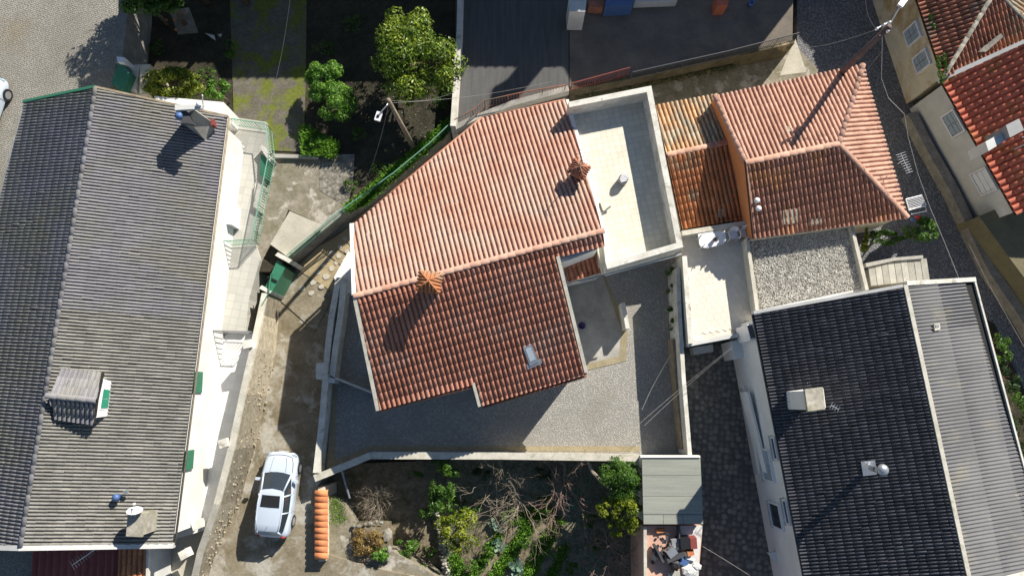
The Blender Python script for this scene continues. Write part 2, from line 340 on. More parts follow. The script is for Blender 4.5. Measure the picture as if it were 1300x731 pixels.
def roof_slope(parent, pl, udir, polys, w_, l, h, m, deck, n_ind=60, style='barrel', lift=.03, name='roof_tile', deckname='roof', jit=1.0, thick=.14):
    """parent: house; builds the deck (a part) and its tiles (sub-parts); tiles beyond n_ind are one stuff sub-part"""
    A = pl.at(*udir[0]); B = pl.at(*udir[1]); U = (B-A).normalized(); N = pl.n; V = N.cross(U)
    if V.z > 0: V = -V
    if U.cross(V).dot(N) < 0: U = -U
    O = A
    fr = Matrix((U, V, N)).transposed().to_4x4()
    top = []; dk = MB()
    for pg in polys:
        wp = [pl.at(x, y, h*.5) for x, y in pg]; dw = [p-N*(h*.5+.02) for p in wp]
        n = len(dw); lo = [p-N*thick for p in dw]
        a = sum((wp[i]-wp[0]).cross(wp[(i+1) % n]-wp[0]).dot(N) for i in range(n))
        if a < 0: wp.reverse(); dw.reverse(); lo.reverse()
        dk.add(dw+lo, [tuple(range(n)), tuple(range(2*n-1, n-1, -1))]+[(i, n+i, n+(i+1) % n, (i+1) % n) for i in range(n)])
        top.append([((p-O).dot(U), (p-O).dot(V)) for p in wp])
    dko = dk.build(deckname, deck, parent)
    pr = profile(style, w_, h); k = len(pr); ov = .05
    T = [(u, -.02, n) for u, n in pr]+[(u, l+ov, n+lift) for u, n in pr]+[(u, l+ov, max(n+lift-.03, -.02)) for u, n in pr]
    FC = [(i, k+i, k+i+1, i+1) for i in range(k-1)]+[(k+i, 2*k+i, 2*k+i+1, k+i+1) for i in range(k-1)]
    whole = []; cut = MB(); seen = {}
    Ta = np.array(T)
    for pg in top:
        n = len(pg); us = [p[0] for p in pg]; vv = [p[1] for p in pg]
        area = sum(pg[i][0]*pg[(i+1) % n][1]-pg[(i+1) % n][0]*pg[i][1] for i in range(n)); sg = 1 if area > 0 else -1
        ed = []
        for i in range(n):
            a = pg[i]; b = pg[(i+1) % n]; e = Vector((b[0]-a[0], b[1]-a[1]))
            if e.length < 1e-4: continue
            e.normalize(); ed.append((a, (-e.y*sg, e.x*sg)))
        for i in range(int(math.floor(min(us)/w_))-1, int(math.ceil(max(us)/w_))+1):
            for j in range(int(math.floor(min(vv)/l))-1, int(math.ceil(max(vv)/l))+1):
                u0, v0 = i*w_, j*l
                cs = ((u0, v0), (u0+w_, v0), (u0+w_, v0+l+ov), (u0, v0+l+ov)); ins = True; out = False
                for a, nn in ed:
                    dd = [(c[0]-a[0])*nn[0]+(c[1]-a[1])*nn[1] for c in cs]
                    if max(dd) <= 1e-4: out = True; break
                    if min(dd) < -1e-4: ins = False
                if out: continue
                hsh = random.Random(i*7919+j*104729+5); jx = hsh.uniform(-.006, .006)*jit; jz = hsh.uniform(0, .012)*jit; rr = hsh.random(); sl = hsh.random() < .03
                if sl: jx *= 3.5; jz += .014*jit
                if ins: whole.append((u0+jx, v0, jz, rr, (i, j)))
                else:
                    for f in FC:
                        p = [(T[q][0]+u0+jx, T[q][1]+v0, T[q][2]+jz) for q in f]
                        for a, nn in ed:
                            p = clip_poly(p, a, nn)
                            if len(p) < 3: break
                        if len(p) >= 3:
                            ix = []
                            for q in p:
                                ky = (i, j, round(q[0], 4), round(q[1], 4), round(q[2], 4))
                                if ky not in seen: seen[ky] = len(cut.v); cut.v.append(O+U*q[0]+V*q[1]+N*q[2])
                                if seen[ky] not in ix: ix.append(seen[ky])
                            if len(ix) >= 3: cut.f.append(tuple(ix)); cut.r.append(rr)
    # nearest tiles are objects of their own
    def inview(t):
        p = O+U*t[0]+V*t[1]; d = p-Vector((0, 0, H)); y = d.y*math.cos(TH)+d.z*math.sin(TH); dep = -d.z*math.cos(TH)+d.y*math.sin(TH)
        X = 650+F*d.x/dep; Y = 365.5-F*y/dep; return (0 if (0 < X < 1300 and 0 < Y < 731) else 1, d.length)
    whole.sort(key=inview)
    if n_ind:
        me = bpy.data.meshes.new(name); me.from_pydata(T, [], FC); me.materials.append(m)
        me.polygons.foreach_set('use_smooth', [True]*len(me.polygons)); me.update()
        for t in whole[:n_ind]:
            o = bpy.data.objects.new(name, me); p = O+U*t[0]+V*t[1]+N*t[2]
            COL.objects.link(o); o.parent = dko; o.matrix_parent_inverse = Matrix.Translation(-WL[dko.name]); o.matrix_basis = Matrix.Translation(p) @ fr
    rest = whole[n_ind:]
    Uv, Vv, Nv, Ov = [np.array(x) for x in (U, V, N, O)]
    nv = len(T); verts = [np.array([tuple(v) for v in cut.v]).reshape(-1, 3)]; faces = list(cut.f); rr = list(cut.r); base = len(cut.v)
    for t in rest:
        q = Ta+np.array([t[0], t[1], t[2]]); verts.append(Ov+q[:, :1]*Uv+q[:, 1:2]*Vv+q[:, 2:3]*Nv)
        faces += [tuple(a+base for a in f) for f in FC]; rr += [t[3]]*len(FC); base += nv
    if faces:
        V3 = np.concatenate(verts); c = np.array(WL[dko.name]); me = bpy.data.meshes.new(name)
        me.from_pydata((V3-c).tolist(), [], faces); me.materials.append(m)
        me.polygons.foreach_set('use_smooth', [True]*len(me.polygons))
        a = me.attributes.new('rnd', 'FLOAT', 'FACE'); a.data.foreach_set('value', rr); me.update()
        o = bpy.data.objects.new(name, me); put(o, tuple(c), dko); tag(o, kind='stuff')
    return dko
def ridge_tiles(parent, a, b, m, r=.13, l=.4, up=.03):
    a = Vector(a); b = Vector(b); d = b-a; L_ = d.length; d.normalize(); n = max(1, round(L_/l)); l = L_/n
    side = d.cross(Vector((0, 0, 1))).normalized(); upv = side.cross(d)
    T = []; K = 7
    for s_, rr in ((-.02, r), (l+.03, r*1.04), (l+.03, r*.92)):
        for k in range(K):
            an = math.pi*k/(K-1); T.append((math.cos(an)*rr*1.1, s_, math.sin(an)*rr*.8-.02))
    FC = [(i, K+i, K+i+1, i+1) for i in range(K-1)]+[(K+i, 2*K+i, 2*K+i+1, K+i+1) for i in range(K-1)]
    me = bpy.data.meshes.new('ridge_tile'); me.from_pydata(T, [], FC); me.materials.append(m); me.polygons.foreach_set('use_smooth', [True]*len(me.polygons))
    fr = Matrix((side, d, upv)).transposed().to_4x4()
    for i in range(n):
        o = bpy.data.objects.new('ridge_tile', me); COL.objects.link(o); o.parent = parent; o.matrix_parent_inverse = Matrix.Translation(-WL[parent.name])
        o.matrix_basis = Matrix.Translation(a+d*(i*l)+upv*(up+random.uniform(-.008, .008))) @ fr @ Matrix.Rotation(random.uniform(-.03, .03), 4, 'Y')
def verge(parent, a, b, m, wd=.16, ht=.14, up=.05, name='verge'):
    a = Vector(a); b = Vector(b); d = (b-a).normalized(); s = d.cross(Vector((0, 0, 1))).normalized()*wd/2; u = Vector((0, 0, 1))
    v = []
    for p in (a, b): v += [p-s+u*(up-ht), p+s+u*(up-ht), p+s+u*up, p-s+u*up]
    return mk(name, v, [(0, 1, 2, 3)[::-1], (4, 5, 6, 7), (0, 4, 5, 1)[::-1], (1, 5, 6, 2)[::-1], (2, 6, 7, 3)[::-1], (3, 7, 4, 0)[::-1]], m, parent)
def gutter(parent, a, b, m, r=.07, drop=.08):
    a = Vector(a)-Vector((0, 0, drop)); b = Vector(b)-Vector((0, 0, drop)); mb = MB(); mb.tube([a, b], r, 8); return mb.build('gutter', m, parent, True)
def house_walls(parent, corners, m, inset=.3, zb=-1.9, name='wall'):
    """corners: world points of roof outline; walls follow them, inset from the eaves, tops under the roof"""
    c = sum((Vector(p) for p in corners), Vector())/len(corners); q = []
    for p in corners:
        p = Vector(p); d = (p-c).xy; k = max(0, 1-inset*1.3/max(d.length, .1)); q.append((c.x+d.x*k, c.y+d.y*k, p.z-.16))
    return MB().prism(q, zb, [p[2] for p in q]).build(name, m, parent)
def box_thing(name, px, z0, z1, m, label, cat, group=None, parent=None):
    o = MB().prism(pts(px, z1), z0, z1).build(name, m, parent)
    if parent is None: tag(o, label, cat, group)
    return o

# ------------------------------------------------------------------ the ground and its levels
g = mk('ground', [(-400, -400, -1.95), (400, -400, -1.95), (400, 400, -1.95), (-400, 400, -1.95)], [(0, 1, 2, 3)], M['soil']); tag(g, kind='structure')
ground('plaza', [(-1500, -900), (156, -900), (162, -60), (160, 0), (152, 60), (143, 108), (120, 135), (80, 450), (-10, 1200), (-1500, 1200)], 3.0, M['plaza'])
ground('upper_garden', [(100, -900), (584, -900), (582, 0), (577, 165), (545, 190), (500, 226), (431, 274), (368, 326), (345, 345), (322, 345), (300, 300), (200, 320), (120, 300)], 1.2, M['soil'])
ground('alley', [(60, 1300), (200, 560), (300, 330), (328, 340), (368, 330), (435, 270), (500, 218), (620, 150), (620, 420), (520, 480), (404, 615), (404, 700), (480, 722), (545, 735), (545, 1300)], 0.0, M['alley'])
ground('courtyard', [(430, 380), (424, 480), (414, 606), (470, 577), (640, 577), (812, 578), (874, 576), (858, 325), (700, 300), (520, 330)], 0.1, M['court'])
ground('street', [(722, 140), (900, 95), (1012, 62), (1012, -900), (2600, -900), (2600, 1500), (813, 1500), (814, 580), (873, 573), (862, 330), (780, 320), (700, 250)], 0.0, M['street'])
ground('back_lane', [(862, 430), (960, 425), (1000, 760), (1010, 1300), (815, 1300), (816, 584), (872, 574)], 0.004, M['backlane'], zb=-.1)
ground('low_garden', [(404, 590), (815, 575), (815, 1300), (380, 1300)], -1.8, M['lowsoil'], zb=-1.94)
ground('upper_yard', [(723, -900), (723, 112), (800, 97), (925, 71), (1006, 52), (1022, -900)], 1.4, M['asphalt'])
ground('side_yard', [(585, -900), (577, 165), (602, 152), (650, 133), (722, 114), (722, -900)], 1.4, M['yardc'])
ground('lower_path', [(724, 116), (800, 101), (925, 75), (1008, 56), (1040, 90), (1000, 130), (830, 150), (724, 150)], 0.02, M['patch_conc'], zb=-.05)
# paving let into the ground
ground('mossy_slab', [(290, -60), (390, -60), (388, 100), (385, 193), (298, 189)], 1.24, M['moss_conc'], zb=1.1)
ground('dark_path', [(170, -60), (285, -60), (285, 130), (170, 128)], 1.21, M['soil'], zb=1.1)
ground('brown_patch', [(214, 12), (240, 10), (252, 42), (226, 44)], 1.225, M['patch_conc'], zb=1.1)
ground('weathered_paving', [(337, 197), (404, 197), (406, 242), (440, 262), (431, 272), (412, 287), (366, 266), (352, 300), (344, 309), (326, 345), (318, 330), (322, 250)], 1.215, M['patch_conc'], zb=1.1)
ground('rubble_ground', [(404, 196), (450, 196), (448, 236), (440, 262), (406, 242)], 1.23, M['rubble'], zb=1.1)
ground('courtyard_concrete', [(700, 340), (768, 345), (795, 415), (790, 455), (735, 463), (715, 400)], 0.115, M['smooth_conc'], zb=.05)
ground('ochre_strip', [(765, 350), (768, 349), (797, 418), (795, 458), (745, 470), (743, 462), (786, 452), (789, 420)], 0.125, M['ochre'], zb=.05)
ground('ochre_kerb_strip', [(414, 603), (470, 571), (812, 573), (812, 566), (468, 566), (425, 585), (428, 490), (422, 488)], 0.112, M['ochre'], zb=.05)
ground('ochre_wall_strip', [(853, 400), (857, 400), (868, 570), (861, 570)], 0.112, M['ochre'], zb=.05)
ground('sunken_drive', [(150, 700), (250, 660), (250, 900), (120, 900)], 0.01, M['smooth_conc'], zb=-.1)
ground('garden_walk', [(418, 630), (436, 640), (447, 668), (455, 700), (500, 700), (560, 735), (560, 800), (400, 800), (402, 640)], -0.15, M['patch_conc'])
ground('lit_landing', [(1002, 66), (1010, 50), (1024, 92), (990, 96)], 0.03, M['pale_slab'], zb=.0)
ground('roadside_soil', [(1238, 400), (1262, 410), (1330, 560), (1330, 720), (1300, 620)], 0.05, M['soil'], zb=-.1)

# ------------------------------------------------------------------ houses
def z_at(pl, x, y): return pl.at(x, y)
# --- central house with the pink terracotta roof
A = thing('red_roof_house', W(600, 370, 0), 'central house with weathered pink terracotta roof and long ridge, beside the white terrace', 'house')
RZ = 4.95
pu = Plane([(452, 375, RZ), (765, 293, RZ), (449, 285, 4.05)]); plo = Plane([(452, 375, RZ), (765, 293, RZ), (483, 520, 3.5)])
ua = ((452, 375), (765, 293))
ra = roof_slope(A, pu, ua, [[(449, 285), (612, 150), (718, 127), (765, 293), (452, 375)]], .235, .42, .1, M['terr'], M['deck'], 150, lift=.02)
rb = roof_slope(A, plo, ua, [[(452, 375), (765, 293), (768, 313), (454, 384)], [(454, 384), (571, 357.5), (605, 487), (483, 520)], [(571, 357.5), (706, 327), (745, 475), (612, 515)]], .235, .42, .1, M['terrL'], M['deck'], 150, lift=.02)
ridge_tiles(ra, pu.at(450, 376), pu.at(766, 293), M['terr'], .12, .42, .09)
c = [pu.at(449, 285), pu.at(612, 150), pu.at(718, 127), pu.at(766, 293), plo.at(768, 313), plo.at(714, 335), plo.at(745, 475), plo.at(612, 515), plo.at(605, 487), plo.at(483, 520), pu.at(452, 375)]
house_walls(A, c, M['white'], .25)
verge(A, pu.at(447, 284), pu.at(450, 375), M['white'], .2, .3, .1); verge(A, plo.at(450, 375), plo.at(480, 521), M['coping'], .17, .3, .1)
verge(A, plo.at(708, 326), plo.at(744, 473), M['coping'], .17, .25, .12); verge(A, plo.at(601, 486), plo.at(609, 516), M['coping'], .14, .25, .12)
verge(A, pu.at(720, 127), pu.at(766, 292), M['white'], .14, .3, .06)
for p, q, s_ in (((483, 521), (605, 489), plo), ((612, 517), (745, 477), plo), ((448, 284), (612, 149), pu), ((612, 149), (718, 126), pu)):
    gutter(A, s_.at(*p), s_.at(*q), M['terrF'])
# little lower roof at its corner
pk = Plane([(718, 330, 2.9), (766, 315, 2.9), (722, 356, 2.6)])
roof_slope(A, pk, ((718, 330), (766, 315)), [[(712, 329), (765, 314), (768, 345), (722, 358)]], .235, .42, .07, M['terrF'], M['deck'], 12, deckname='porch_roof')
MB().prism(pts([(716, 336), (766, 326), (764, 345), (722, 356)], 2.4), -.2, 2.45).build('porch_wall', M['greyw'], A)
gutter(A, pk.at(719, 361), pk.at(769, 348), M['metal'], .05)
# roof window
def on_plane_box(pl, px, h0, h1, m, name, parent, extra=None):
    q = [pl.at(x, y, h1) for x, y in px]; n = len(q); lo = [p-pl.n*(h1-h0) for p in q]
    a = sum((q[i]-q[0]).cross(q[(i+1) % n]-q[0]).dot(pl.n) for i in range(n))
    if a < 0: q.reverse(); lo.reverse()
    return mk(name, q+lo, [tuple(range(n)), tuple(range(2*n-1, n-1, -1))]+[(i, n+i, n+(i+1) % n, (i+1) % n) for i in range(n)], m, parent)
fr_ = on_plane_box(plo, [(664, 441), (675, 437), (684, 459), (673, 465)], 0, .16, M['metal'], 'roof_window', A)
on_plane_box(plo, [(667, 443), (674, 440.5), (680, 456), (673, 459)], .1, .175, M['wglass'], 'pane', fr_)
on_plane_box(plo, [(668, 463), (687, 455), (688, 461), (670, 469)], 0, .12, M['metal'], 'flashing', fr_)
# chimneys with little tiled hats
def tiled_chimney(cx, cy, zb, z0, sx, sy, rz, name_label, m, top=.42, parent=None, holes=True):
    t = thing('tiled_chimney', (*W(cx, cy, z0).xy, zb), name_label, 'chimney')
    p = W(cx, cy, z0); MB().box((p.x, p.y, (zb-.3+z0)/2), (sx*.62, sy*.62, z0-zb+.3), rz).build('shaft', M['terrF'], t)
    m3 = Matrix.Rotation(rz, 3, 'Z')
    ap = p+Vector((0, 0, top)); cs = [p+m3 @ Vector((a*sx/2, b*sy/2, 0)) for a, b in ((-1, -1), (1, -1), (1, 1), (-1, 1))]
    mk('cap', cs+[ap], [(0, 1, 4), (1, 2, 4), (2, 3, 4), (3, 0, 4), (3, 2, 1, 0)], m, t)
    for i in range(4):
        a, b = cs[i], cs[(i+1) % 4]; n = 6; e = (b-a)/n; d = ap-(a+b)/2
        for k in range(n):
            s0 = a+e*(k+.5); f = 1-abs((k+.5)/n-.5)*2
            mb = MB(); mb.tube([s0-d*.07+Vector((0, 0, .0)), s0+d*f*.98+Vector((0, 0, .0))], [e.length*.38, e.length*.3], 8); mb.build('cap_tile', m, t, True)
    for i in range(4):
        mb = MB(); mb.tube([cs[i], ap+Vector((0, 0, .01))], .045, 6); mb.build('hip_tile', m, t, True)
    return t
tiled_chimney(545, 358, 4.3, 6.2, 1.0, .88, R(-8), 'chimney with orange tiled pyramid hat on the ridge of the central pink roof', M['terrO'])
tiled_chimney(735, 215, 3.6, 5.0, .85, .72, R(-28), 'chimney with dark tiled hat at the roof edge beside the white terrace', M['terrF'])
def antenna(base, h, az, label, n=7, ln=.9, wd=.5, m='alu'):
    t = thing('tv_antenna', base, label, 'antenna'); b = Vector(base); top = b+Vector((0, 0, h))
    MB().tube([b, top], .018, 5).build('mast', M[m], t)
    d = Vector((math.cos(az), math.sin(az), 0)); s = Vector((-d.y, d.x, 0))
    mb = MB(); mb.tube([top-d*ln*.35, top+d*ln*.65], .016, 4); mb.build('boom', M[m], t)
    mb = MB()
    for k in range(n):
        c_ = top+d*ln*(-.35+k/(n-1)); mb.tube([c_-s*wd*(.5-.02*k), c_+s*wd*(.5-.02*k)], .009, 4)
    mb.build('elements', M[m], t); return t
antenna(W(735, 212, 5.3), 1.0, R(100), 'aerial standing on the dark hatted chimney beside the white terrace', 5, .7, .6, 'dgrey')

# --- large grey tiled house on the left
Cc = thing('grey_roof_house', W(160, 400, 0), 'long house on the left with grey tiled gable roof and a dormer', 'house')
pe = Plane([(122, 113, 6.0), (27, 692, 6.0), (288, 148, 4.3)]); pw = Plane([(122, 113, 6.0), (27, 692, 6.0), (32, 131, 4.8)])
uc = ((122, 113), (27, 692))
rc = roof_slope(Cc, pe, uc, [[(122, 113), (288, 149), (255, 408), (76.4, 391)]], .15, .4, .078, M['tileC'], M['deckg'], 100, lift=.012)
rc2 = roof_slope(Cc, pe, uc, [[(76.4, 391), (255, 408), (219, 690), (27, 692)]], .15, .37, .078, M['tileCL'], M['deckg'], 100, lift=.022)
rd = roof_slope(Cc, pw, uc, [[(122, 113), (32, 131), (-70, 520), (-95, 690), (27, 692)]], .15, .4, .078, M['tileC'], M['deckg'], 100, lift=.012)
ridge_tiles(rc, pe.at(122, 112), pe.at(27, 693), M['tileC'], .095, .42, .09)
house_walls(Cc, [pe.at(122, 113), pe.at(288, 149), pe.at(219, 690), pe.at(27, 692), pw.at(-95, 690), pw.at(32, 131)], M['white'], .3)
verge(Cc, pw.at(31, 130), pw.at(122, 111), M['green'], .13, .2, .12); verge(Cc, pe.at(122, 111), pe.at(289, 148), M['wood'], .1, .2, .06)
verge(Cc, pe.at(26, 695), pe.at(221, 692), M['greyw'], .2, .25, .1); verge(Cc, pe.at(26, 695), pw.at(-95, 692), M['greyw'], .2, .25, .1)
gutter(Cc, pe.at(290, 149), pe.at(221, 691), M['wood'], .05); gutter(Cc, pw.at(30, 131), pw.at(-72, 520), M['metal'], .05)
# shutters just below the eave
for (x0, y0, x1, y1) in ((245, 461, 243, 498), (233, 572, 231, 597)):
    o = MB().prism([W(x0-1, y0, 3.9), W(x0+2.5, y0, 3.9), W(x1+2.5, y1, 3.9), W(x1-1, y1, 3.9)], 3.0, 3.9).build('shutter', M['green'], Cc)
# dormer
dm = [(75, 470), (129, 474), (122, 507), (62, 502)]
pdn = Plane([(62, 502, 6.35), (122, 508, 6.35), (75, 468, 5.98)]); pds = Plane([(62, 502, 6.35), (122, 508, 6.35), (72, 534, 5.98)])
x = roof_slope(Cc, pdn, ((62, 502), (122, 508)), [[(62, 502), (77, 468), (130, 472), (122, 508)]], .2, .4, .07, M['tileC'], M['deckg'], 20, deckname='dormer_roof')
y_ = roof_slope(Cc, pds, ((62, 502), (122, 508)), [[(62, 502), (122, 508), (118, 539), (70, 532)]], .2, .4, .07, M['tileC'], M['deckg'], 20, deckname='dormer_roof')
ridge_tiles(x, pdn.at(60, 502), pdn.at(123, 508), M['tileC'], .11, .4, .08)
dq = [W(129.5, 480, 6.0), pe.at(142, 484, .02), pe.at(137, 528, .02), W(121, 530, 6.0)]
bk = [pe.at(80, 474), pe.at(76, 530)]
mk('dormer_front', dq+[W(82, 474, 6.0), W(77, 528, 6.0)]+bk, [(0, 1, 2, 3), (0, 3, 5, 4), (0, 4, 6, 1), (3, 2, 7, 5)], M['white'], Cc)
def dl(u, v): a = dq[0].lerp(dq[1], u); b = dq[3].lerp(dq[2], u); return a.lerp(b, v)
nd = (dq[1]-dq[0]).cross(dq[3]-dq[0]).normalized(); nd = nd if nd.x > 0 else -nd
def dwq(u0, u1, v0, v1, t_, name, m, par):
    q = [dl(u, v) for u, v in ((u0, v0), (u1, v0), (u1, v1), (u0, v1))]; v = [p-nd*.02 for p in q]+[p+nd*t_ for p in q]
    return mk(name, v, [(4, 5, 6, 7), (0, 1, 5, 4), (1, 2, 6, 5), (2, 3, 7, 6), (3, 0, 4, 7)], m, par)
wo = dwq(.2, .88, .22, .8, .03, 'window', M['plastic'], Cc); dwq(.25, .83, .26, .5, .05, 'shutter', M['shutter'], wo); dwq(.25, .83, .515, .76, .05, 'shutter', M['shutter'], wo)
# chimneys of that house
def block_chimney(px, z1, z0, m, label, lid=None, lidm=None, parent=None):
    q = pts(px, z1); cx = sum(p.x for p in q)/len(q); cy = sum(p.y for p in q)/len(q)
    t = thing('chimney', (cx, cy, z0), label, 'chimney'); MB().prism(q, z0, z1).build('shaft', m, t)
    if lid:
        s = [(cx+(p.x-cx)*lid[0], cy+(p.y-cy)*lid[0]) for p in q]
        MB().prism(s, z1+.002, z1+lid[1]).build('lid', lidm or m, t)
    return t
t = block_chimney([(165, 652), (183, 652), (181, 679), (163, 678)], 5.7, 4.2, M['stone'], 'squat mossy concrete chimney with satellite dish near the bottom of the grey roof', (1.12, .12), M['stone'])
t = thing('satellite_dish', W(172, 652, 5.6), 'white round satellite dish mounted on the squat mossy chimney of the grey roof', 'satellite dish')
def dish(t, c, r, d, m='plastic'):
    d = Vector(d).normalized(); a = d.cross(Vector((0, 0, 1))).normalized(); b = d.cross(a); v = []; K = 14
    for rr, dp in ((0.02, 0), (.5, .04), (.8, .1), (1, .16)):
        for k in range(K): an = 2*math.pi*k/K; v.append(c+(a*math.cos(an)+b*math.sin(an))*r*rr+d*(dp*r))
    mk('reflector', v, [(i*K+k, i*K+(k+1) % K, (i+1)*K+(k+1) % K, (i+1)*K+k) for i in range(3) for k in range(K)]+[tuple(range(K))], M[m], t, True)
    MB().tube([c-b*r*.9, c+d*r*1.1], .015, 4).build('arm', M['metal'], t); MB().box(c+d*r*1.15, (.08, .08, .08)).build('feed_horn', M['plastic'], t)
dish(t, W(171, 649, 6.0), .32, (.1, 1, .45)); MB().tube([W(172, 656, 5.8), W(171, 650, 6.0)], .025, 5).build('bracket', M['metal'], t)
t = thing('roof_vent', W(156, 627, 4.95), 'small blue capped vent pipe on the lower grey roof slope', 'vent')
MB().lathe(W(156, 629, 4.85), [(.09, 0), (.09, .45), (.16, .47), (.15, .6), (.05, .66)], 10).build('pipe', M['blue'], t, True); MB().box(W(160, 624, 5.3), (.18, .14, .1), .4).build('cap', M['metal'], t)
# tall tapered chimney by the top corner
t = thing('tapered_chimney', W(250, 150, 4.4), 'big tapered concrete chimney with dark open mouth near the top corner of the grey roof', 'chimney')
b0 = pts([(233, 162), (262, 180), (276, 160), (250, 140)], 4.5); b1 = pts([(224, 144), (236, 150), (247, 148), (240, 136)], 6.4)
b1 = [W(223, 137, 6.5), W(238, 152, 6.3), W(247, 140, 6.5), W(238, 134, 6.5)]
mk('shaft', b0+b1, [(0, 1, 5, 4)[::-1], (1, 2, 6, 5)[::-1], (2, 3, 7, 6)[::-1], (3, 0, 4, 7)[::-1], (4, 5, 6, 7)[::-1]], M['smooth_conc'], t)
MB().prism(pts([(222, 133), (258, 133), (256, 138), (222, 140)], 6.75), 6.6, 6.75).build('lid', M['greyw'], t)
MB().box(W(271, 157, 4.85), (.15, .32, .35), .2).build('brick_base', M['redt'], t)
MB().prism(pts([(223, 141), (237, 141), (246, 158), (232, 156)], 6.55), 6.3, 6.55).build('mouth', M['dgrey'], t); MB().lathe(W(228, 148, 6.56), [(.16, 0), (.18, .12), (.05, .2)], 12).build('cowl', M['blue'], t, True)
antenna(W(247, 168, 5.0), 1.3, R(20), 'thin aerial with a crossbar beside the big tapered chimney on the grey roof', 3, .7, .3)
t = thing('mast_pole', W(256, 150, 4.5), 'slim white pole with round cap behind the tapered chimney of the grey roof', 'pole')
MB().tube([W(258, 140, 5.4), W(257, 121, 6.6)], .03, 6).build('pole', M['plastic'], t); MB().lathe(W(253, 133, 6.8), [(.12, 0), (.14, .05), (.06, .12)], 10).build('cap', M['plastic'], t, True)
# white ledge at the north corner
MB().prism(pts([(196, 122), (284, 130), (281, 146), (240, 142), (196, 128)], 3.6), -1.9, 3.6).build('north_wing', M['white'], Cc)

# terraces and patio of that house
o = MB().prism(pts([(240, 135), (290, 148), (338, 155), (343, 195), (322, 305), (330, 330), (316, 380), (312, 420), (240, 418)], 1.5), -1.9, 1.5).build('upper_terrace', M['ptile']); tag(o, kind='structure')
o = MB().prism(pts([(236, 418), (327, 422), (313, 510), (276, 668), (235, 680), (200, 690)], 1.15), -1.9, 1.15).build('white_patio', M['wtile']); tag(o, kind='structure')
o = MB().prism(pts([(225, 672), (262, 668), (240, 740), (232, 800), (180, 800), (200, 690)], .5), -1.9, .5).build('lower_patio', M['pale_slab']); tag(o, kind='structure')
def railing(name, px, zt, zb, label, m, gap=.13, r=.018, post=1.4, cat='railing', lower=True, group=None):
    t = thing(name, W(px[0][0], px[0][1], zb), label, cat, group)
    P_ = [W(x, y, zt) for x, y in px]; mb = MB(); mb.tube(P_, .03, 5); mb.build('top_rail', m, t)
    if lower: MB().tube([p-Vector((0, 0, zt-zb-.12)) for p in P_], .02, 4).build('bottom_rail', m, t)
    cnt = 0; bars = MB()
    for i in range(len(P_)-1):
        a, b = P_[i], P_[i+1]; L_ = (b-a).length; n = max(1, int(L_/gap))
        for k in range(n+1):
            p = a+(b-a)*(k/n)
            if k % max(1, int(post/gap)) == 0:
                MB().tube([(p.x, p.y, zb), p], .028, 4, False).build('post', m, t)
            else: bars.tube([(p.x, p.y, zb+.1), p], r, 3, False)
    o = bars.build('baluster', m, t); o['kind'] = 'stuff'; return t
railing('balcony_railing', [(289, 150), (337, 157), (341, 195), (319, 304), (283, 306)], 2.55, 1.5, 'green metal railing round the terrace between grey roofed house and paved yard', M['greenl'], .15, .022)
railing('balcony_railing', [(318, 421), (257, 419)], 2.5, 1.4, 'grey railing across the white patio throwing a comb of shadows', M['mgrey'], .17, .02)
box_thing('white_cabinet', [(282, 258), (296, 258), (294, 285), (280, 284)], 1.5, 2.5, M['plastic'], 'white cabinet standing on the terrace against the white facade', 'cabinet')
railing('green_fence', [(344, 348), (341, 372), (330, 392), (322, 420)], 2.1, .9, 'short dark green fence along the patio edge below the green gate', M['green'], .1, .015)
# rubble retaining wall along patio
t = thing('stone_retaining_wall', W(310, 500, 0), 'rubble stone retaining wall with pale coping between white patio and concrete alley', 'wall')
cw = [(337, 372), (331, 400), (322, 442), (309, 500), (294, 570), (276, 640), (255, 700), (248, 731), (243, 760)]
zc = [1.9, 2.1, 2.6, 2.7, 2.6, 2.4, 1.6, 1.2, 1.1]
cwz = [(a, b, z) for (a, b), z in zip(cw, zc)]
wall_mb(cwz, 0, -.3, .36).build('wall_core', M['rubst'], t)
wall_mb([(a-1, b, z+.1) for a, b, z in cwz], 0, 1.0, .3).build('coping', M['coping'], t)
mb = MB()
for i in range(2, len(cw)-1):
    a = W(cw[i][0], cw[i][1], zc[i]); b = W(cw[i+1][0], cw[i+1][1], zc[i+1]); d = b-a; s = Vector((-d.y, d.x, 0)).normalized()
    if s.x < 0: s = -s
    for k in range(int(d.length*18)):
        u = random.random(); v = random.random(); p = a+d*u; z = p.z*(1-v)
        off = .14+.1*v
        mb.rock((p.x+s.x*off, p.y+s.y*off, z), (random.uniform(.05, .13)*random.choice((1, 1, 1.5)), random.uniform(.05, .13), random.uniform(.05, .1)))
o = mb.build('stone', M['rubst'], t); o['kind'] = 'stuff'
for i, (x0, y0) in enumerate(((316, 437), (286, 562), (252, 665), (236, 702))):
    MB().box(W(x0, y0, 2.6-.25*i*(i > 1)), (.42, .4, .5), .2+i*.1).build('pier', M['whitew'], t)
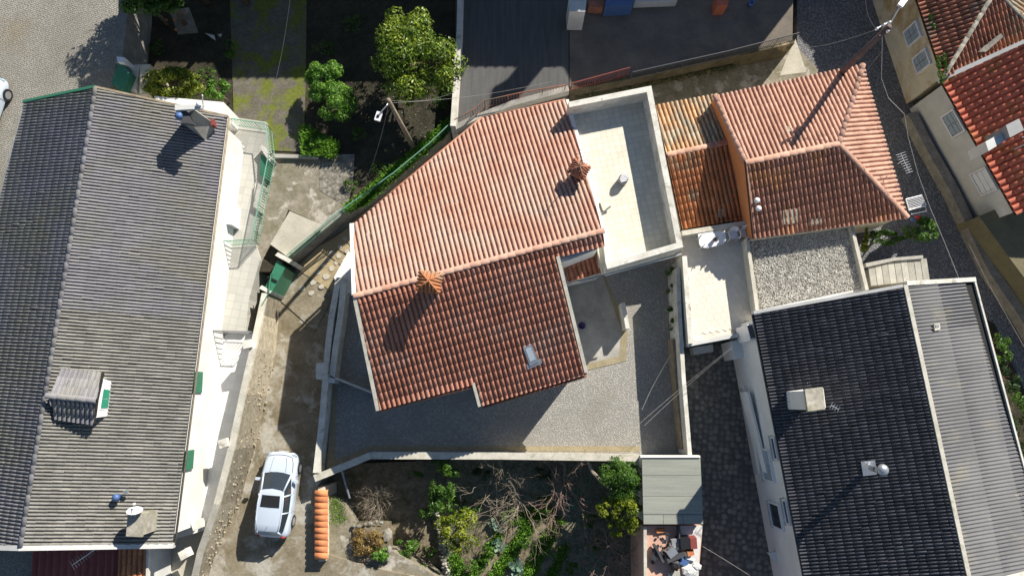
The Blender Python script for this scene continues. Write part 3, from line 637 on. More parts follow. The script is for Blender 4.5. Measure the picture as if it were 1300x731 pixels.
# green door panel and gate
t = thing('green_gate', W(340, 350, 0), 'dark green double gate standing open between concrete alley and raised garden', 'gate')
MB().prism(pts([(352, 330), (362, 340), (345, 371), (336, 366)], 1.9), .1, 1.9).build('gate_leaf', M['green'], t)
MB().prism(pts([(349, 324), (353, 320), (371, 330), (367, 334)], 2.1), 0, 2.1).build('lintel', M['whitew'], t)
MB().prism(pts([(329, 366), (332, 362), (345, 370), (342, 373)], 2.0), 0, 2.0).build('post', M['whitew'], t)
MB().prism(pts([(338.5, 352), (340, 350), (352, 356), (351, 358)], 1.97), 1.9, 1.97).build('hinge_bar', M['black'], t)
box_thing('green_door', [(331, 195), (343, 205), (339, 228), (330, 222)], 1.25, 1.75, M['green'], 'green painted metal panel at the corner of the terrace railing', 'panel')
box_thing('white_wall_cap', [(329, 186), (333, 184), (346, 202), (342, 206)], 1.2, 1.95, M['whitew'], 'short white wall cap beside the green metal panel', 'wall')
box_thing('rough_stone_step', [(324, 232), (335, 236), (330, 268), (321, 262)], 1.2, 1.75, M['whitew'], 'pale rough step beside the terrace under the green panel', 'step')
# green thing top-left
t = thing('green_bin_store', W(155, 95, 1.2), 'small green lean-to with white corner cap by the plaza wall', 'shelter')
MB().prism(pts([(152, 78), (165, 92), (156, 113), (143, 108)], 3.6), 3.0, [3.7, 3.5, 3.5, 3.7]).build('green_roof', M['green'], t)
MB().prism(pts([(148, 72), (158, 73), (157, 79), (149, 79)], 3.9), 1.2, 3.9).build('corner_cap', M['plastic'], t)
MB().prism(pts([(158, 84), (178, 82), (172, 116), (160, 112)], 3.0), 1.2, 3.0).build('side_wall', M['whitew'], t)
wall('plaza_wall', [(160, -40), (160, 0), (153, 62), (149, 80)], 3.5, 1.0, .3, M['greystone'], None, 'low grey retaining wall between pale plaza and dark garden')
wall('yellow_wall', [(184, 82), (183, 120)], 3.2, 1.1, .5, M['oldwall'], None, 'stained ochre wall end behind the yellow bush')

# --- red sheet roof and steps below the grey house
t = thing('red_lean_to', W(110, 720, 0), 'dark red sheet roof of a lean-to under the bottom gable of the grey house', 'shed')
pr_ = Plane([(42, 690, 3.5), (185, 690, 3.5), (185, 760, 3.3)])
roof_slope(t, pr_, ((42, 690), (185, 690)), [[(42, 685), (186, 685), (184, 800), (38, 800)]], .33, 1.6, .08, M['redt'], M['deck'], 40, 'wave', .015, 'roof_sheet')
pr2 = Plane([(150, 690, 3.62), (187, 690, 3.62), (187, 760, 3.42)])
MB().prism(pts([(45, 690), (183, 690), (181, 790), (42, 790)], 3.1), -1.9, 3.05).build('wall', M['greyw'], t)
roof_slope(t, pr2, ((150, 690), (187, 690)), [[(152, 685), (187, 685), (185, 800), (148, 800)]], .24, .42, .07, M['terrO'], M['deck'], 20, deckname='tiled_edge')
verge(t, W(188, 692, 3.75), W(186, 790, 3.5), M['whitew'], .1, .2, .05)
_b = W(103, 709, 4.5)
antenna((_b.x, _b.y, 3.4), 1.1, R(35), 'long comb shaped aerial over the dark red sheet roof', 11, 1.3, .45)
t = thing('slatted_stair', W(197, 715, 0), 'narrow white slatted stair between red lean-to and lower patio', 'stairs')
for k in range(16):
    MB().box(W(197-.35*k, 690+5*k, .9+.0*k), (.32, .1, .05), -.05).build('tread', M['plastic'], t)
MB().tube([W(193, 688, .9), W(187, 770, .9)], .03, 4).build('rail', M['plastic'], t); MB().tube([W(202, 688, .9), W(196, 770, .9)], .03, 4).build('rail', M['plastic'], t)

# --- white terrace
J = thing('white_terrace', W(800, 225, 0), 'flat roof terrace with cream tiled floor and pale parapets between central roof and orange roofs', 'terrace')
jf = [(722, 134), (826, 113), (866, 314), (768, 342)]
MB().prism([W(x, y, 4.5) for x, y in [(723, 134), (826, 112), (866, 314), (769, 341)]], 2.9, 3.4).build('floor', M['jtile'], J)
wall('parapet', [(722, 133), (824, 113), (863, 311), (770, 338)], 4.5, 3.2, .28, M['whitew'], J)
MB().prism([W(x, y, 4.5) for x, y in [(725, 138), (823, 118), (861, 306), (766, 331)]], -.2, 2.897).build('wall', M['white'], J)
wall('white_verge', [(723, 138), (768, 300), (772, 338)], 3.62, 2.8, .2, M['white'], J)
gutter(J, W(768, 349, 4.1), W(866, 322, 4.1), M['metal'], .05)
t = thing('round_vent', W(785, 238, 3.4), 'low round drum vent with white slotted lid standing on the cream terrace', 'vent')
c_ = W(790, 230, 3.4); MB().lathe(c_, [(.24, 0), (.24, .42), (.2, .45)], 16).build('drum', M['mgrey'], t, True)
for k in range(5): MB().box(c_+Vector((0, -.16+.08*k, .48)), (math.sqrt(max(.01, .045-(-.16+.08*k)**2))*2, .05, .03), .3).build('slat', M['plastic'], t)
t = thing('garden_hand_tool', W(768, 263, 3.4), 'dark forked tool lying on the cream terrace near the roof edge', 'tool')
MB().tube([W(761, 258, 3.5), W(764, 267, 3.45), W(768, 270, 3.45)], .05, 5).build('handle', M['dgrey'], t); MB().tube([W(775, 262, 3.6), W(768, 268, 3.5), W(765, 272, 3.43)], .045, 5).build('fork', M['mgrey'], t)

# --- lower terrace with the table
K_ = thing('lower_terrace', W(910, 365, 0), 'small pale tiled terrace with a plastic table between white terrace and gravel roof', 'terrace')
kf = [(866, 297), (948, 284), (961, 410), (874, 430)]
MB().prism(pts([(866, 293), (952, 280), (965, 415), (874, 438)], 1.98), -.2, 1.98).build('floor', M['grout'], K_)
# hexagonal floor tiles, individually laid
poly = [W(868, 296, 2.0), W(950, 283, 2.0), W(961, 408, 2.0), W(876, 431, 2.0)]
def inside(p, q):
    s = 0
    for i in range(len(q)):
        a, b = q[i], q[(i+1) % len(q)]
        if (b.x-a.x)*(p[1]-a.y)-(b.y-a.y)*(p[0]-a.x) < 0: s += 1
    return s == 0 or s == len(q)
hx = .2; me = None; cs6 = [(math.cos(R(60*k+30+8))*hx*.985, math.sin(R(60*k+30+8))*hx*.985) for k in range(6)]
m8 = Matrix.Rotation(R(8), 2)
for i in range(-40, 40):
    for j in range(-40, 40):
        q = m8 @ Vector((hx*1.732*(i+.5*(j % 2)), hx*1.5*j)); p = (poly[0].x+2+q.x, poly[0].y-3+q.y)
        if not inside(p, poly): continue
        if me is None:
            me = bpy.data.meshes.new('floor_tile'); me.from_pydata([(a, b, 0) for a, b in cs6]+[(a, b, .02) for a, b in cs6], [], [tuple(range(6, 12))]+[(k, (k+1) % 6, 6+(k+1) % 6, 6+k) for k in range(6)])
            me.materials.append(M['ktile'])
        o = bpy.data.objects.new('floor_tile', me); put(o, (p[0], p[1], 1.982+random.uniform(0, .003)), K_)
wall('parapet', [(866, 296), (953, 282), (957, 300)], 2.75, 1.9, .25, M['coping'], K_)
wall('parapet', [(869, 325), (877, 436)], 2.4, -.2, .24, M['whitew'], K_)
wall('parapet', [(874, 437), (942, 424)], 2.3, 1.5, .2, M['greyw'], K_)
t = thing('plastic_table', W(903, 305, 2.0), 'white plastic table with rounded corners on the small pale terrace', 'table')
q = [W(x, y, 2.7) for x, y in [(886, 297), (916, 292.5), (921, 296), (922, 306), (918, 310), (897, 315), (891, 314), (888, 311)]]
MB().prism([(p.x, p.y) for p in q], 2.67, 2.71).build('tabletop', M['plastic'], t)
for x, y in ((890, 299), (917, 296), (918, 307), (893, 312)):
    p = W(x, y, 2.7); MB().tube([(p.x, p.y, 2.0), (p.x, p.y, 3.07)], .035, 6).build('leg', M['plastic'], t)
t = thing('potted_plant', W(906, 305, 2.71), 'small grey potted plant in the middle of the white plastic table', 'plant pot')
c_ = W(906, 305, 2.71); MB().lathe(c_, [(.07, 0), (.11, .2), (.09, .2)], 10).build('pot', M['mgrey'], t, True)
for k in range(9):
    a = random.random()*6.28; d = Vector((math.cos(a), math.sin(a), random.uniform(.6, 1.6)))*.17
    MB().tube([c_+Vector((0, 0, .18)), c_+Vector((0, 0, .18))+d*.6, c_+Vector((0, 0, .15))+d*1.1], [.02, .025, .005], 4).build('leaf', M['dgrey'], t)
def chair(px, py, rz, label):
    t = thing('plastic_chair', W(px, py, 2.0), label, 'chair', 'white plastic chairs on the small terrace'); c_ = W(px, py, 2.45); m3 = Matrix.Rotation(rz, 3, 'Z')
    K = 10; v = []
    for z in (0, -.03):
        for k in range(K): a = 2*math.pi*k/K; s = 1/max(abs(math.cos(a)), abs(math.sin(a)))**.6; v.append(c_+m3 @ Vector((math.cos(a)*.23*s, math.sin(a)*.22*s, z)))
    mk('seat', v, [tuple(range(K)), tuple(range(2*K-1, K-1, -1))]+[(k, K+k, K+(k+1) % K, (k+1) % K) for k in range(K)], M['plastic'], t)
    v = []; n = 7
    for k in range(n):
        a = -1+2*k/(n-1)
        for zz, yy in ((0, .2), (.22, .25), (.42-.1*a*a, .31)):
            for th_ in (0, .025): v.append(c_+m3 @ Vector((a*.25, yy-.08*a*a+th_, zz)))
    f = []
    for k in range(n-1):
        for r_ in range(2):
            a = k*6+r_*2; b = a+6; f += [(a, b, b+2, a+2), (a+1, a+3, b+3, b+1)]
        f.append((k*6+4, k*6+10, k*6+11, k*6+5))
    mk('backrest', v, f, M['plastic'], t, True)
    for s in (-1, 1):
        mb = MB(); mb.tube([c_+m3 @ Vector((s*.25, .22, .25)), c_+m3 @ Vector((s*.29, .02, .22)), c_+m3 @ Vector((s*.27, -.2, .2)), c_+m3 @ Vector((s*.25, -.24, 0))], .03, 6); mb.build('armrest', M['plastic'], t, True)
        for y in (-.19, .19): MB().tube([c_+m3 @ Vector((s*.2, y, 0)), c_+m3 @ Vector((s*.26, y*1.25, -.45))], [.03, .022], 6).build('leg', M['plastic'], t)
chair(931, 298, R(10), 'white plastic chair next to the table on the small terrace'); chair(946, 296, R(-5), 'white plastic chair in the terrace corner, farther from the table')

# --- gravel flat roof
Lr = thing('gravel_roof_building', W(1020, 340, 0), 'low building with flat gravel roof and pale parapet between orange roof and black roof', 'building')
lp = [(949, 303), (1081, 285), (1102, 366), (962, 397)]
MB().prism(pts(lp, 2.95), -1.9, 2.58).build('body', M['greyw'], Lr)
MB().prism(pts([(953, 306), (1079, 289), (1099, 364), (965, 392)], 2.85), 2.585, 2.6).build('gravel_bed', M['gravel'], Lr)
wall('parapet', [(949, 303), (1081, 285), (1101, 368)], 2.95, 2.3, .17, M['coping'], Lr)
wall('parapet', [(949, 303), (962, 398)], 2.95, 2.3, .17, M['coping'], Lr)
mb = MB(); q = pts([(953, 307), (1078, 290), (1097, 363), (966, 391)], 2.62)
for k in range(9000):
    u, v = random.random(), random.random(); p = (q[0]*(1-u)+q[1]*u)*(1-v)+(q[3]*(1-u)+q[2]*u)*v; s = random.uniform(.03, .06); a = random.random()*3
    d1 = Vector((math.cos(a), math.sin(a), 0))*s; d2 = Vector((-math.sin(a), math.cos(a), 0))*s*random.uniform(.6, 1); up = Vector((0, 0, s*.8))
    mb.add([p+d1, p+d2, p-d1, p-d2, p+up+d1*.2], [(0, 1, 4), (1, 2, 4), (2, 3, 4), (3, 0, 4)])
o = mb.build('gravel', M['pebble'], Lr); o['kind'] = 'stuff'

# --- orange hip-roofed house and its annex
Bz = thing('hip_roof_house', W(1040, 200, 0), 'house with salmon hipped tile roof and orange side wall beside the street', 'house')
pb1 = Plane([(947, 207, 4.45), (1064, 183, 4.45), (907, 122, 3.5)]); pb2 = Plane([(947, 207, 4.45), (1064, 183, 4.45), (957, 302, 3.4)])
pb3 = Plane([(1064, 183, 4.45), (1095, 82, pb1.at(1095, 82).z), (1152, 277, pb2.at(1152, 277).z)])
ub = ((947, 207), (1064, 183))
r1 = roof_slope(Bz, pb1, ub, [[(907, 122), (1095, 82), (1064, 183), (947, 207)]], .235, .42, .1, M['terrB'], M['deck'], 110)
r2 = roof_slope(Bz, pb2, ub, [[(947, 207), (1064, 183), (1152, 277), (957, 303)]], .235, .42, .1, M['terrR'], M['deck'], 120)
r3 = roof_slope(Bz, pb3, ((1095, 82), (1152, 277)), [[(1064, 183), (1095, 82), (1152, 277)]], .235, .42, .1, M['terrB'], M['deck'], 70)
ridge_tiles(r1, pb1.at(946, 207), pb1.at(1064, 183), M['terrB'], .13, .42, .07); ridge_tiles(r1, pb1.at(1095, 83), pb1.at(1064, 183), M['terrB'], .13, .42, .07)
ridge_tiles(r2, pb2.at(1151, 276), pb2.at(1064, 183), M['terrB'], .13, .42, .07); ridge_tiles(r1, pb1.at(907, 122), pb1.at(946, 206), M['terrB'], .12, .42, .05)
house_walls(Bz, [pb1.at(907, 122), pb1.at(1095, 82), pb2.at(1152, 277), pb2.at(957, 303), pb1.at(947, 207)], M['cream'], .2)
mk('orange_wall', [pb1.at(908, 123)-Vector((0, 0, .1)), pb1.at(947, 207)-Vector((0, 0, .1)), pb2.at(958, 302)-Vector((0, 0, .1))]+[Vector((p.x, p.y, 1.2)) for p in (pb1.at(908, 123), pb1.at(947, 207), pb2.at(958, 302))], [(0, 1, 4, 3)[::-1], (1, 2, 5, 4)[::-1]], M['orange'], Bz)
verge(Bz, pb2.at(948, 207), pb2.at(958, 302), M['terrB'], .1, .1, .1)
for k, (x, y) in enumerate(((958, 257), (960, 267))):
    t = thing('roof_vent', pb2.at(x, y), ('small round white vent cap, upper of two on the orange roof corner', 'small round white vent cap, lower of two on the orange roof corner')[k], 'vent', 'white vent caps on the orange roof')
    c_ = pb2.at(x, y); MB().lathe(c_, [(.06, -.1), (.06, .3)], 8).build('pipe', M['metal'], t, True); MB().lathe(c_, [(.13, .3), (.14, .36), (.07, .43)], 12).build('cap', M['plastic'], t, True)
def gtile(pl, px, parent, m):
    return on_plane_box(pl, px, .02, .1, m, 'glass_tile_patch', parent)
gtile(pb2, [(994, 267), (1012, 265), (1013, 283), (995, 285)], Bz, M['stone']); gtile(pb2, [(1026, 279), (1043, 277), (1044, 284), (1027, 286)], Bz, M['stone'])
gtile(pb1, [(996, 161), (1002, 160), (1004, 167), (998, 168)], Bz, M['stone'])
I_ = thing('annex_house', W(890, 210, 0), 'small annex with mottled orange roof and short ridge between terrace parapet and orange wall', 'house')
pi1 = Plane([(848, 197, 3.05), (925, 180, 3.05), (835, 133, 2.5)]); pi2 = Plane([(848, 197, 3.05), (925, 180, 3.05), (868, 290, 2.35)])
ui = ((848, 197), (925, 180))
r1 = roof_slope(I_, pi1, ui, [[(832, 134), (912, 119), (935, 178), (846, 197.5)]], .235, .42, .1, M['terrI'], M['deck'], 80)
r2 = roof_slope(I_, pi2, ui, [[(846, 197.5), (935, 178), (947, 278), (866, 291)]], .235, .42, .1, M['terrO'], M['deck'], 90)
ridge_tiles(r1, pi1.at(847, 197), pi1.at(928, 180), M['terrB'], .13, .42, .07)
house_walls(I_, [pi1.at(834, 134), pi1.at(908, 119), pi2.at(944, 278), pi2.at(867, 291)], M['cream'], .15)
gtile(pi2, [(911, 266), (918, 265), (919, 275), (912, 276)], I_, M['stone'])

# --- black tiled house with fibre-cement half
D = thing('black_roof_house', W(1120, 560, 0), 'house with black glazed tile slope, grey corrugated slope and white facade along the shaded lane', 'house')
pd = Plane([(957, 399, 4.3), (1020, 731, 4.3), (1145, 366, 6.0)])
rD = roof_slope(D, pd, ((957, 399), (1020, 731)), [[(957, 399), (1145, 366), (1262, 900), (1053, 900)]], .146, .385, .085, M['tileD'], M['deckg'], 250, 'narrow', lift=.034)
pE = Plane([(1150, 364, 5.9), (1232, 740, 5.9), (1236, 358, 5.35)])
rE = roof_slope(D, pE, ((1150, 364), (1232, 740)), [[(1150, 363), (1236, 357), (1300, 602), (1335, 715), (1232, 742)]], .96, 1.55, .07, M['fibre'], M['deckg'], 60, 'sheet', .012, 'roof_sheet', 'sheet_roof', .6)
MB().prism([(p.x, p.y) for p in (W(1147, 362, 6.1), W(1152, 361, 6.1), W(1236, 745, 6.1), W(1231, 747, 6.1))], 5.0, 6.12).build('parapet', M['coping'], D)
verge(D, pE.at(1150, 360), pE.at(1237, 355), M['whitew'], .2, .3, .12); verge(D, pE.at(1236, 356), pE.at(1302, 604), M['whitew'], .08, .2, .1)
verge(D, pE.at(1232, 745), pE.at(1337, 717), M['whitew'], .2, .3, .1); verge(D, pE.at(1302, 604), pE.at(1337, 717), M['whitew'], .08, .2, .1)
verge(D, pd.at(956, 397), pd.at(1145, 363), M['greyw'], .14, .25, .1)
house_walls(D, [pd.at(957, 399), pd.at(1145, 366), pd.at(1262, 900), pd.at(1053, 900)], M['white'], .18)
house_walls(D, [pE.at(1150, 363), pE.at(1236, 357), pE.at(1335, 715), pE.at(1232, 742)], M['cream'], .2)
gutter(D, pd.at(956, 399), pd.at(1054, 900), M['dgrey'], .06)
# windows on the white facade
def fac(y, z):
    """point on the facade plane of that house: y along the eave in pixels at eave height, z height"""
    a = pd.at(957, 399); b = pd.at(1020, 731); p = a+(b-a)*((y-399)/332); n = Vector((b.y-a.y, a.x-b.x, 0)).normalized()
    if n.x > 0: n = -n
    return Vector((p.x, p.y, z))-n*.05, n
def window(parent, y0, y1, z0, z1, bars=1, pane='wglass'):
    a, n = fac(y0, z0); b, _ = fac(y1, z0); d = b-a; up = Vector((0, 0, z1-z0))
    f = .07; fm = MB()
    def slab(o0, o1, w0, w1, th):
        v = [a+d*o0+up*w0, a+d*o1+up*w0, a+d*o1+up*w1, a+d*o0+up*w1]; v2 = [q+n*th for q in v]; v1 = [q-n*.05 for q in v]
        return v1+v2, [(4, 5, 6, 7), (0, 1, 5, 4), (1, 2, 6, 5), (2, 3, 7, 6), (3, 0, 4, 7)]
    fx = f/d.length; fz = f/up.length
    for q in ((0, 1, 0, fz), (0, 1, 1-fz, 1), (0, fx, fz, 1-fz), (1-fx, 1, fz, 1-fz)): fm.add(*slab(*q, .1))
    fo = fm.build('window', M['plastic'], parent)
    for k in range(bars+1):
        a0 = fx+(1-2*fx)*k/(bars+1)+(.012 if k else 0); a1 = fx+(1-2*fx)*(k+1)/(bars+1)
        v, ff = slab(a0, a1, fz, 1-fz, .06); mk('pane', v, ff, M[pane], fo)
    v, ff = slab(-.04, 1.04, -fz, -.002, .16); mk('sill', v, ff, M['coping'], fo)
window(D, 578, 622, 1.6, 2.9); window(D, 650, 684, 1.6, 2.9, 1, 'glass'); window(D, 560, 590, 3.5, 3.95, 0, 'glass'); window(D, 640, 672, 3.5, 3.95, 0, 'glass')
t = thing('facade_balcony', W(960, 545, 0), 'white balcony with long parapet on the shaded facade of the black roofed house', 'balcony')
MB().prism(pts([(944, 490), (960, 487), (984, 597), (964, 602)], 1.3), 1.1, 1.3).build('slab', M['white'], t)
wall('parapet', [(950, 497), (975, 600)], 2.2, 1.1, .12, M['white'], t); wall('parapet', [(975, 600), (985, 598)], 2.2, 1.1, .12, M['white'], t)
MB().prism(pts([(945, 492), (949, 491), (968, 602), (965, 603)], .9), 0.0, 1.1).build('base_wall', M['greyw'], t)
box_thing('white_annex', [(928, 433), (946, 430), (952, 452), (933, 456)], 0, 1.7, M['white'], 'small white box shed in the corner below the pale terrace', 'shed')
box_thing('stone_trough', [(879, 441), (905, 437), (906, 446), (881, 450)], 0, .7, M['greyw'], 'pale rectangular trough on the shaded lane under the small terrace', 'trough')
t = thing('louvred_vent', W(950, 420, 2), 'white louvred box beside the corner of the black roof', 'vent')
MB().prism(pts([(948, 412), (956, 411), (962, 430), (953, 432)], 3.7), 2, 3.7).build('box', M['plastic'], t)
for k in range(3): MB().prism(pts([(949+2.2*k, 413), (950.2+2.2*k, 413), (955+2.2*k, 429), (953.8+2.2*k, 429)], 3.74), 3.7, 3.74).build('louvre', M['dgrey'], t)
MB().prism(pts([(975, 702), (985, 700), (1020, 735), (1015, 742)], 1.1), .9, 1.1).build('canopy', M['white'], D)
# its chimney, steel vents
t = thing('chimney', W(1020, 508, 4.8), 'white chimney with mossy concrete lid rising from the black tiled slope', 'chimney')
q1 = [W(x, y, 6.9) for x, y in [(1021, 494), (1044, 491), (1047, 519), (1025, 522)]]
q0 = [W(x, y, 6.6) for x, y in [(1022, 496), (1043, 493), (1046, 517), (1025, 520)]]
MB().prism(q0, 4.4, 6.78).build('shaft', M['white'], t); MB().prism(q1, 6.78, 6.95).build('lid', M['stone'], t)
antenna(W(1049, 516, 6.0), .7, R(-30), 'small twisted aerial at the corner of the white chimney on the black roof', 4, .35, .3)
t = thing('steel_vent', W(1108, 595, 5.6), 'shiny steel flue with round cap on a bright metal base plate in the black roof', 'vent')
on_plane_box(pd, [(1093, 586), (1111, 584), (1113, 602), (1096, 604)], .06, .14, M['alu'], 'base_plate', t)
MB().tube([W(1106, 594, 5.6), W(1118, 597, 7.2)], .13, 8).build('flue', M['alu'], t, True)
c_ = W(1120, 596, 7.2); MB().lathe(c_, [(.1, -.1), (.24, 0), (.24, .08), (.16, .17), (.05, .2)], 14).build('cap', M['metal'], t, True)
t = thing('roof_hatch', pE.at(1189, 415), 'tiny white square hatch on the grey corrugated slope', 'hatch'); on_plane_box(pE, [(1186, 411), (1193, 410), (1194, 418), (1187, 420)], .03, .14, M['coping'], 'frame', t)
on_plane_box(pE, [(1187.5, 412), (1192, 411.5), (1192.5, 415), (1188, 416)], .1, .16, M['mgrey'], 'pane', t)

# --- board lean-to between gravel roof and street
t = thing('board_shelter', W(1138, 345, 0), 'pale board roofed shelter with a curved top edge beside the gravel roof', 'shelter')
for k in range(9):
    x0 = 1102+8.3*k; x1 = x0+7.7
    o = MB().prism([(p.x, p.y) for p in (W(x0, 335-.8*k, 2.0), W(x1, 334.4-.8*k, 2.0), W(x1+4, 362-.9*k, 2.0), W(x0+4, 363-.9*k, 2.0))], 1.95, 2.0+.006*(k % 3)).build('board', M['board'], t)
MB().prism(pts([(1099, 334), (1135, 327), (1172, 324), (1172, 328), (1135, 331), (1100, 339)], 2.12), 1.7, 2.12).build('front_edge', M['smooth_conc'], t)
MB().prism(pts([(1106, 340), (1165, 334), (1168, 358), (1108, 362)], 1.9), 0, 1.9).build('wall', M['greystone'], t)
# --- neighbours across the street, upper right
G = thing('red_tile_house', W(1260, 160, 0), 'white walled house with bright red tiles and grey chimneys across the street', 'house')
pg = Plane([(1195, 104, 3.2), (1290, 272, 3.2), (1300, 56, 4.55)])
rg = roof_slope(G, pg, ((1195, 104), (1290, 272)), [[(1195, 104), (1300, 56), (1520, -40), (1640, 120), (1290, 273)]], .34, .4, .11, M['terrG'], M['deck'], 150, 'barrel', .05)
house_walls(G, [pg.at(1195, 104), pg.at(1520, -40), pg.at(1640, 120), pg.at(1290, 272)], M['greyw'], .16)
verge(G, pg.at(1193, 102), pg.at(1340, 36), M['greyw'], .22, .3, .12)
t = block_chimney([(1251, 180), (1276, 166), (1280, 176), (1255, 192)], 4.9, 3.6, M['greyw'], 'low white rectangular chimney on the bright red roof, nearer the eave')
t = block_chimney([(1276, 160), (1292, 152), (1298, 166), (1281, 175)], 5.2, 3.8, M['mgrey'], 'dark grey square chimney on the bright red roof, behind the white one', (1.05, .08), M['mgrey'])
antenna(W(1288, 190, 4.4), 1.0, R(-70), 'white aerial beside the chimneys on the bright red roof', 7, .9, .5, 'plastic')
def wwin(c_, d, n, wd, hg, parent, pane='wglass', cols=2):
    c_ = Vector(c_); d = Vector(d).normalized(); n = Vector(n).normalized(); up = Vector((0, 0, 1)); fm = MB()
    def slab(x0, x1, z0, z1, t0, t1):
        v = [c_+d*x0+up*z0+n*t0, c_+d*x1+up*z0+n*t0, c_+d*x1+up*z1+n*t0, c_+d*x0+up*z1+n*t0]; v += [p+n*(t1-t0) for p in v]
        return v, [(4, 5, 6, 7), (0, 1, 5, 4), (1, 2, 6, 5), (2, 3, 7, 6), (3, 0, 4, 7)]
    h = wd/2; f = .08
    for q in ((-h, h, 0, f), (-h, h, hg-f, hg), (-h, -h+f, f, hg-f), (h-f, h, f, hg-f)): fm.add(*slab(*q, -.05, .1))
    fo = fm.build('window', M['plastic'], parent)
    for k in range(cols):
        x0 = -h+f+(wd-2*f)*k/cols+.02; x1 = -h+f+(wd-2*f)*(k+1)/cols-.02
        for r_ in range(3):
            z0 = f+(hg-2*f)*r_/3+.015; z1 = f+(hg-2*f)*(r_+1)/3-.015; v, ff = slab(x0, x1, z0, z1, -.05, .05); mk('pane', v, ff, M[pane], fo)
a = pg.at(1195, 104); b = pg.at(1290, 272); d = (b-a).normalized(); n = Vector((d.y, -d.x, 0)); n = n if n.x < 0 else -n
ctr = (pg.at(1195, 104)+pg.at(1290, 272)+pg.at(1520, -40)+pg.at(1640, 120))/4
def gw(t_, zz): p = a+(b-a)*t_-n*.12; return (p.x, p.y, zz)
wwin(gw(.28, 1.9), d, n, 1.3, 1.05, G, 'wglass'); wwin(gw(.72, 1.7), d, n, 1.3, 1.2, G, 'plastic', 1)
wall('street_wall', [(1158, 143), (1180, 185), (1213, 243), (1240, 300), (1262, 345), (1300, 400), (1340, 470)], .7, -.1, .5, M['greystone'], None, 'grey stone kerb wall at the foot of the houses across the street')
Hh = box_thing('brown_low_building', [(1243, 275), (1288, 255), (1420, 420), (1380, 470), (1300, 352)], 0, 1.9, M['mossw2'], 'low flat roofed outbuilding with brown stained top beside the white walled house', 'outbuilding')
Fh = thing('old_tile_house', W(1230, 40, 0), 'old house with dark mossy brown tiles and stained beige facade at the top right', 'house')
pf1 = Plane([(1163, 0, 3.4), (1197, 99, 3.4), (1258, -10, 4.4)]); pf2 = Plane([(1197, 99, 3.4), (1262, -12, pf1.at(1262, -12).z), (1300, 58, 3.4)]);
rf = roof_slope(Fh, pf1, ((1163, 0), (1197, 99)), [[(1140, -70), (1197, 99), (1262, -12), (1250, -95)]], .235, .42, .11, M['terrF'], M['deck'], 90)
rf2 = roof_slope(Fh, pf2, ((1197, 99), (1300, 58)), [[(1197, 99), (1262, -12), (1320, 50)]], .235, .42, .11, M['terrF'], M['deck'], 70)
ridge_tiles(rf, pf1.at(1198, 97), pf1.at(1262, -10), M['edgest'], .1, .42, .09)
pf3 = Plane([(1262, -12, pf1.at(1262, -12).z), (1320, 50, pf2.at(1320, 50).z), (1350, -40, pf2.at(1320, 50).z)])
rf3 = roof_slope(Fh, pf3, ((1320, 50), (1350, -40)), [[(1262, -12), (1320, 50), (1380, -60), (1290, -80)]], .235, .42, .08, M['terrI'], M['deck'], 30)
ridge_tiles(rf3, pf2.at(1319, 49), pf2.at(1264, -10), M['edgest'], .1, .42, .09)
house_walls(Fh, [pf1.at(1140, -70), pf1.at(1197, 99), pf2.at(1318, 50), pf3.at(1380, -60)], M['oldwall'], .12)
a = pf1.at(1163, 0); b = pf1.at(1197, 99); d = (b-a).normalized(); n = Vector((d.y, -d.x, 0)); n = n if n.x < 0 else -n
for t_, in ((.3,), (.66,)):
    p = a+(b-a)*t_-n*.08; wwin((p.x, p.y, 1.7), d, n, .95, 1.2, Fh)
on_plane_box(pf2, [(1243, 66), (1248, 61), (1271, 43), (1274, 47), (1252, 66)], .04, .2, M['greystone'], 'vent_ridge', Fh)

# --- buildings north of the frame, whose shadows reach into the picture
def block_house(name, shadow_px, zs, h, depth, m, label, roofm, ext=0):
    zs_ = zs
    """house placed so that its eave line throws its shadow on shadow_px"""
    s = Vector((math.cos(SUN_AZ), math.sin(SUN_AZ), 0))*((h-zs)/math.tan(SUN_EL))
    a = W(*shadow_px[0], zs)+s; b = W(*shadow_px[1], zs)+s; d = (b-a).normalized(); n = Vector((0, 1, 0))
    t = thing(name, (a.x, a.y, 0), label, 'house')
    q = [a, b, b+n*depth, a+n*depth]; MB().prism([(p.x, p.y) for p in q], -1.9, h-.12).build('wall', m, t)
    e = n*.05; r0 = [a-e-d*.2, b-e+d*.2, b+n*depth/2+d*.2, a+n*depth/2-d*.2]; hz = [h, h, h+depth*.16, h+depth*.16]
    v = [Vector((p.x, p.y, z)) for p, z in zip(r0, hz)]; v += [a+n*(depth+.35)-d*.2, b+n*(depth+.35)+d*.2]; v[4] = Vector((v[4].x, v[4].y, h)); v[5] = Vector((v[5].x, v[5].y, h))
    lo = [p-Vector((0, 0, .12)) for p in v]
    mk('roof', v+lo, [(0, 1, 2, 3), (3, 2, 5, 4), (6, 9, 8, 7), (9, 10, 11, 8), (0, 6, 7, 1), (4, 5, 11, 10), (0, 3, 9, 6), (3, 4, 10, 9), (1, 7, 8, 2), (2, 8, 11, 5)], roofm, t)
    mb = MB(); k = int((b-a).length/.5)
    for i in range(k):
        p = a-e+(b-a)*((i+.5)/k); mb.tube([Vector((p.x, p.y, h-.05))-n*.02, Vector((p.x, p.y, h+.03))+n*.5], .1, 6)
    o = mb.build('eave_tile', roofm, t); o['kind'] = 'stuff'
    return t
block_house('north_house', [(285, 96), (395, 96), ], 1.3, 8.5, 8, M['cream'], 'cream house with tiled roof north of the mossy slab', M['terr'])
block_house('north_house', [(395, 100), (580, 100)], 1.3, 8.8, 8, M['whitew'], 'white house with tiled roof north of the lemon tree', M['terrF'])
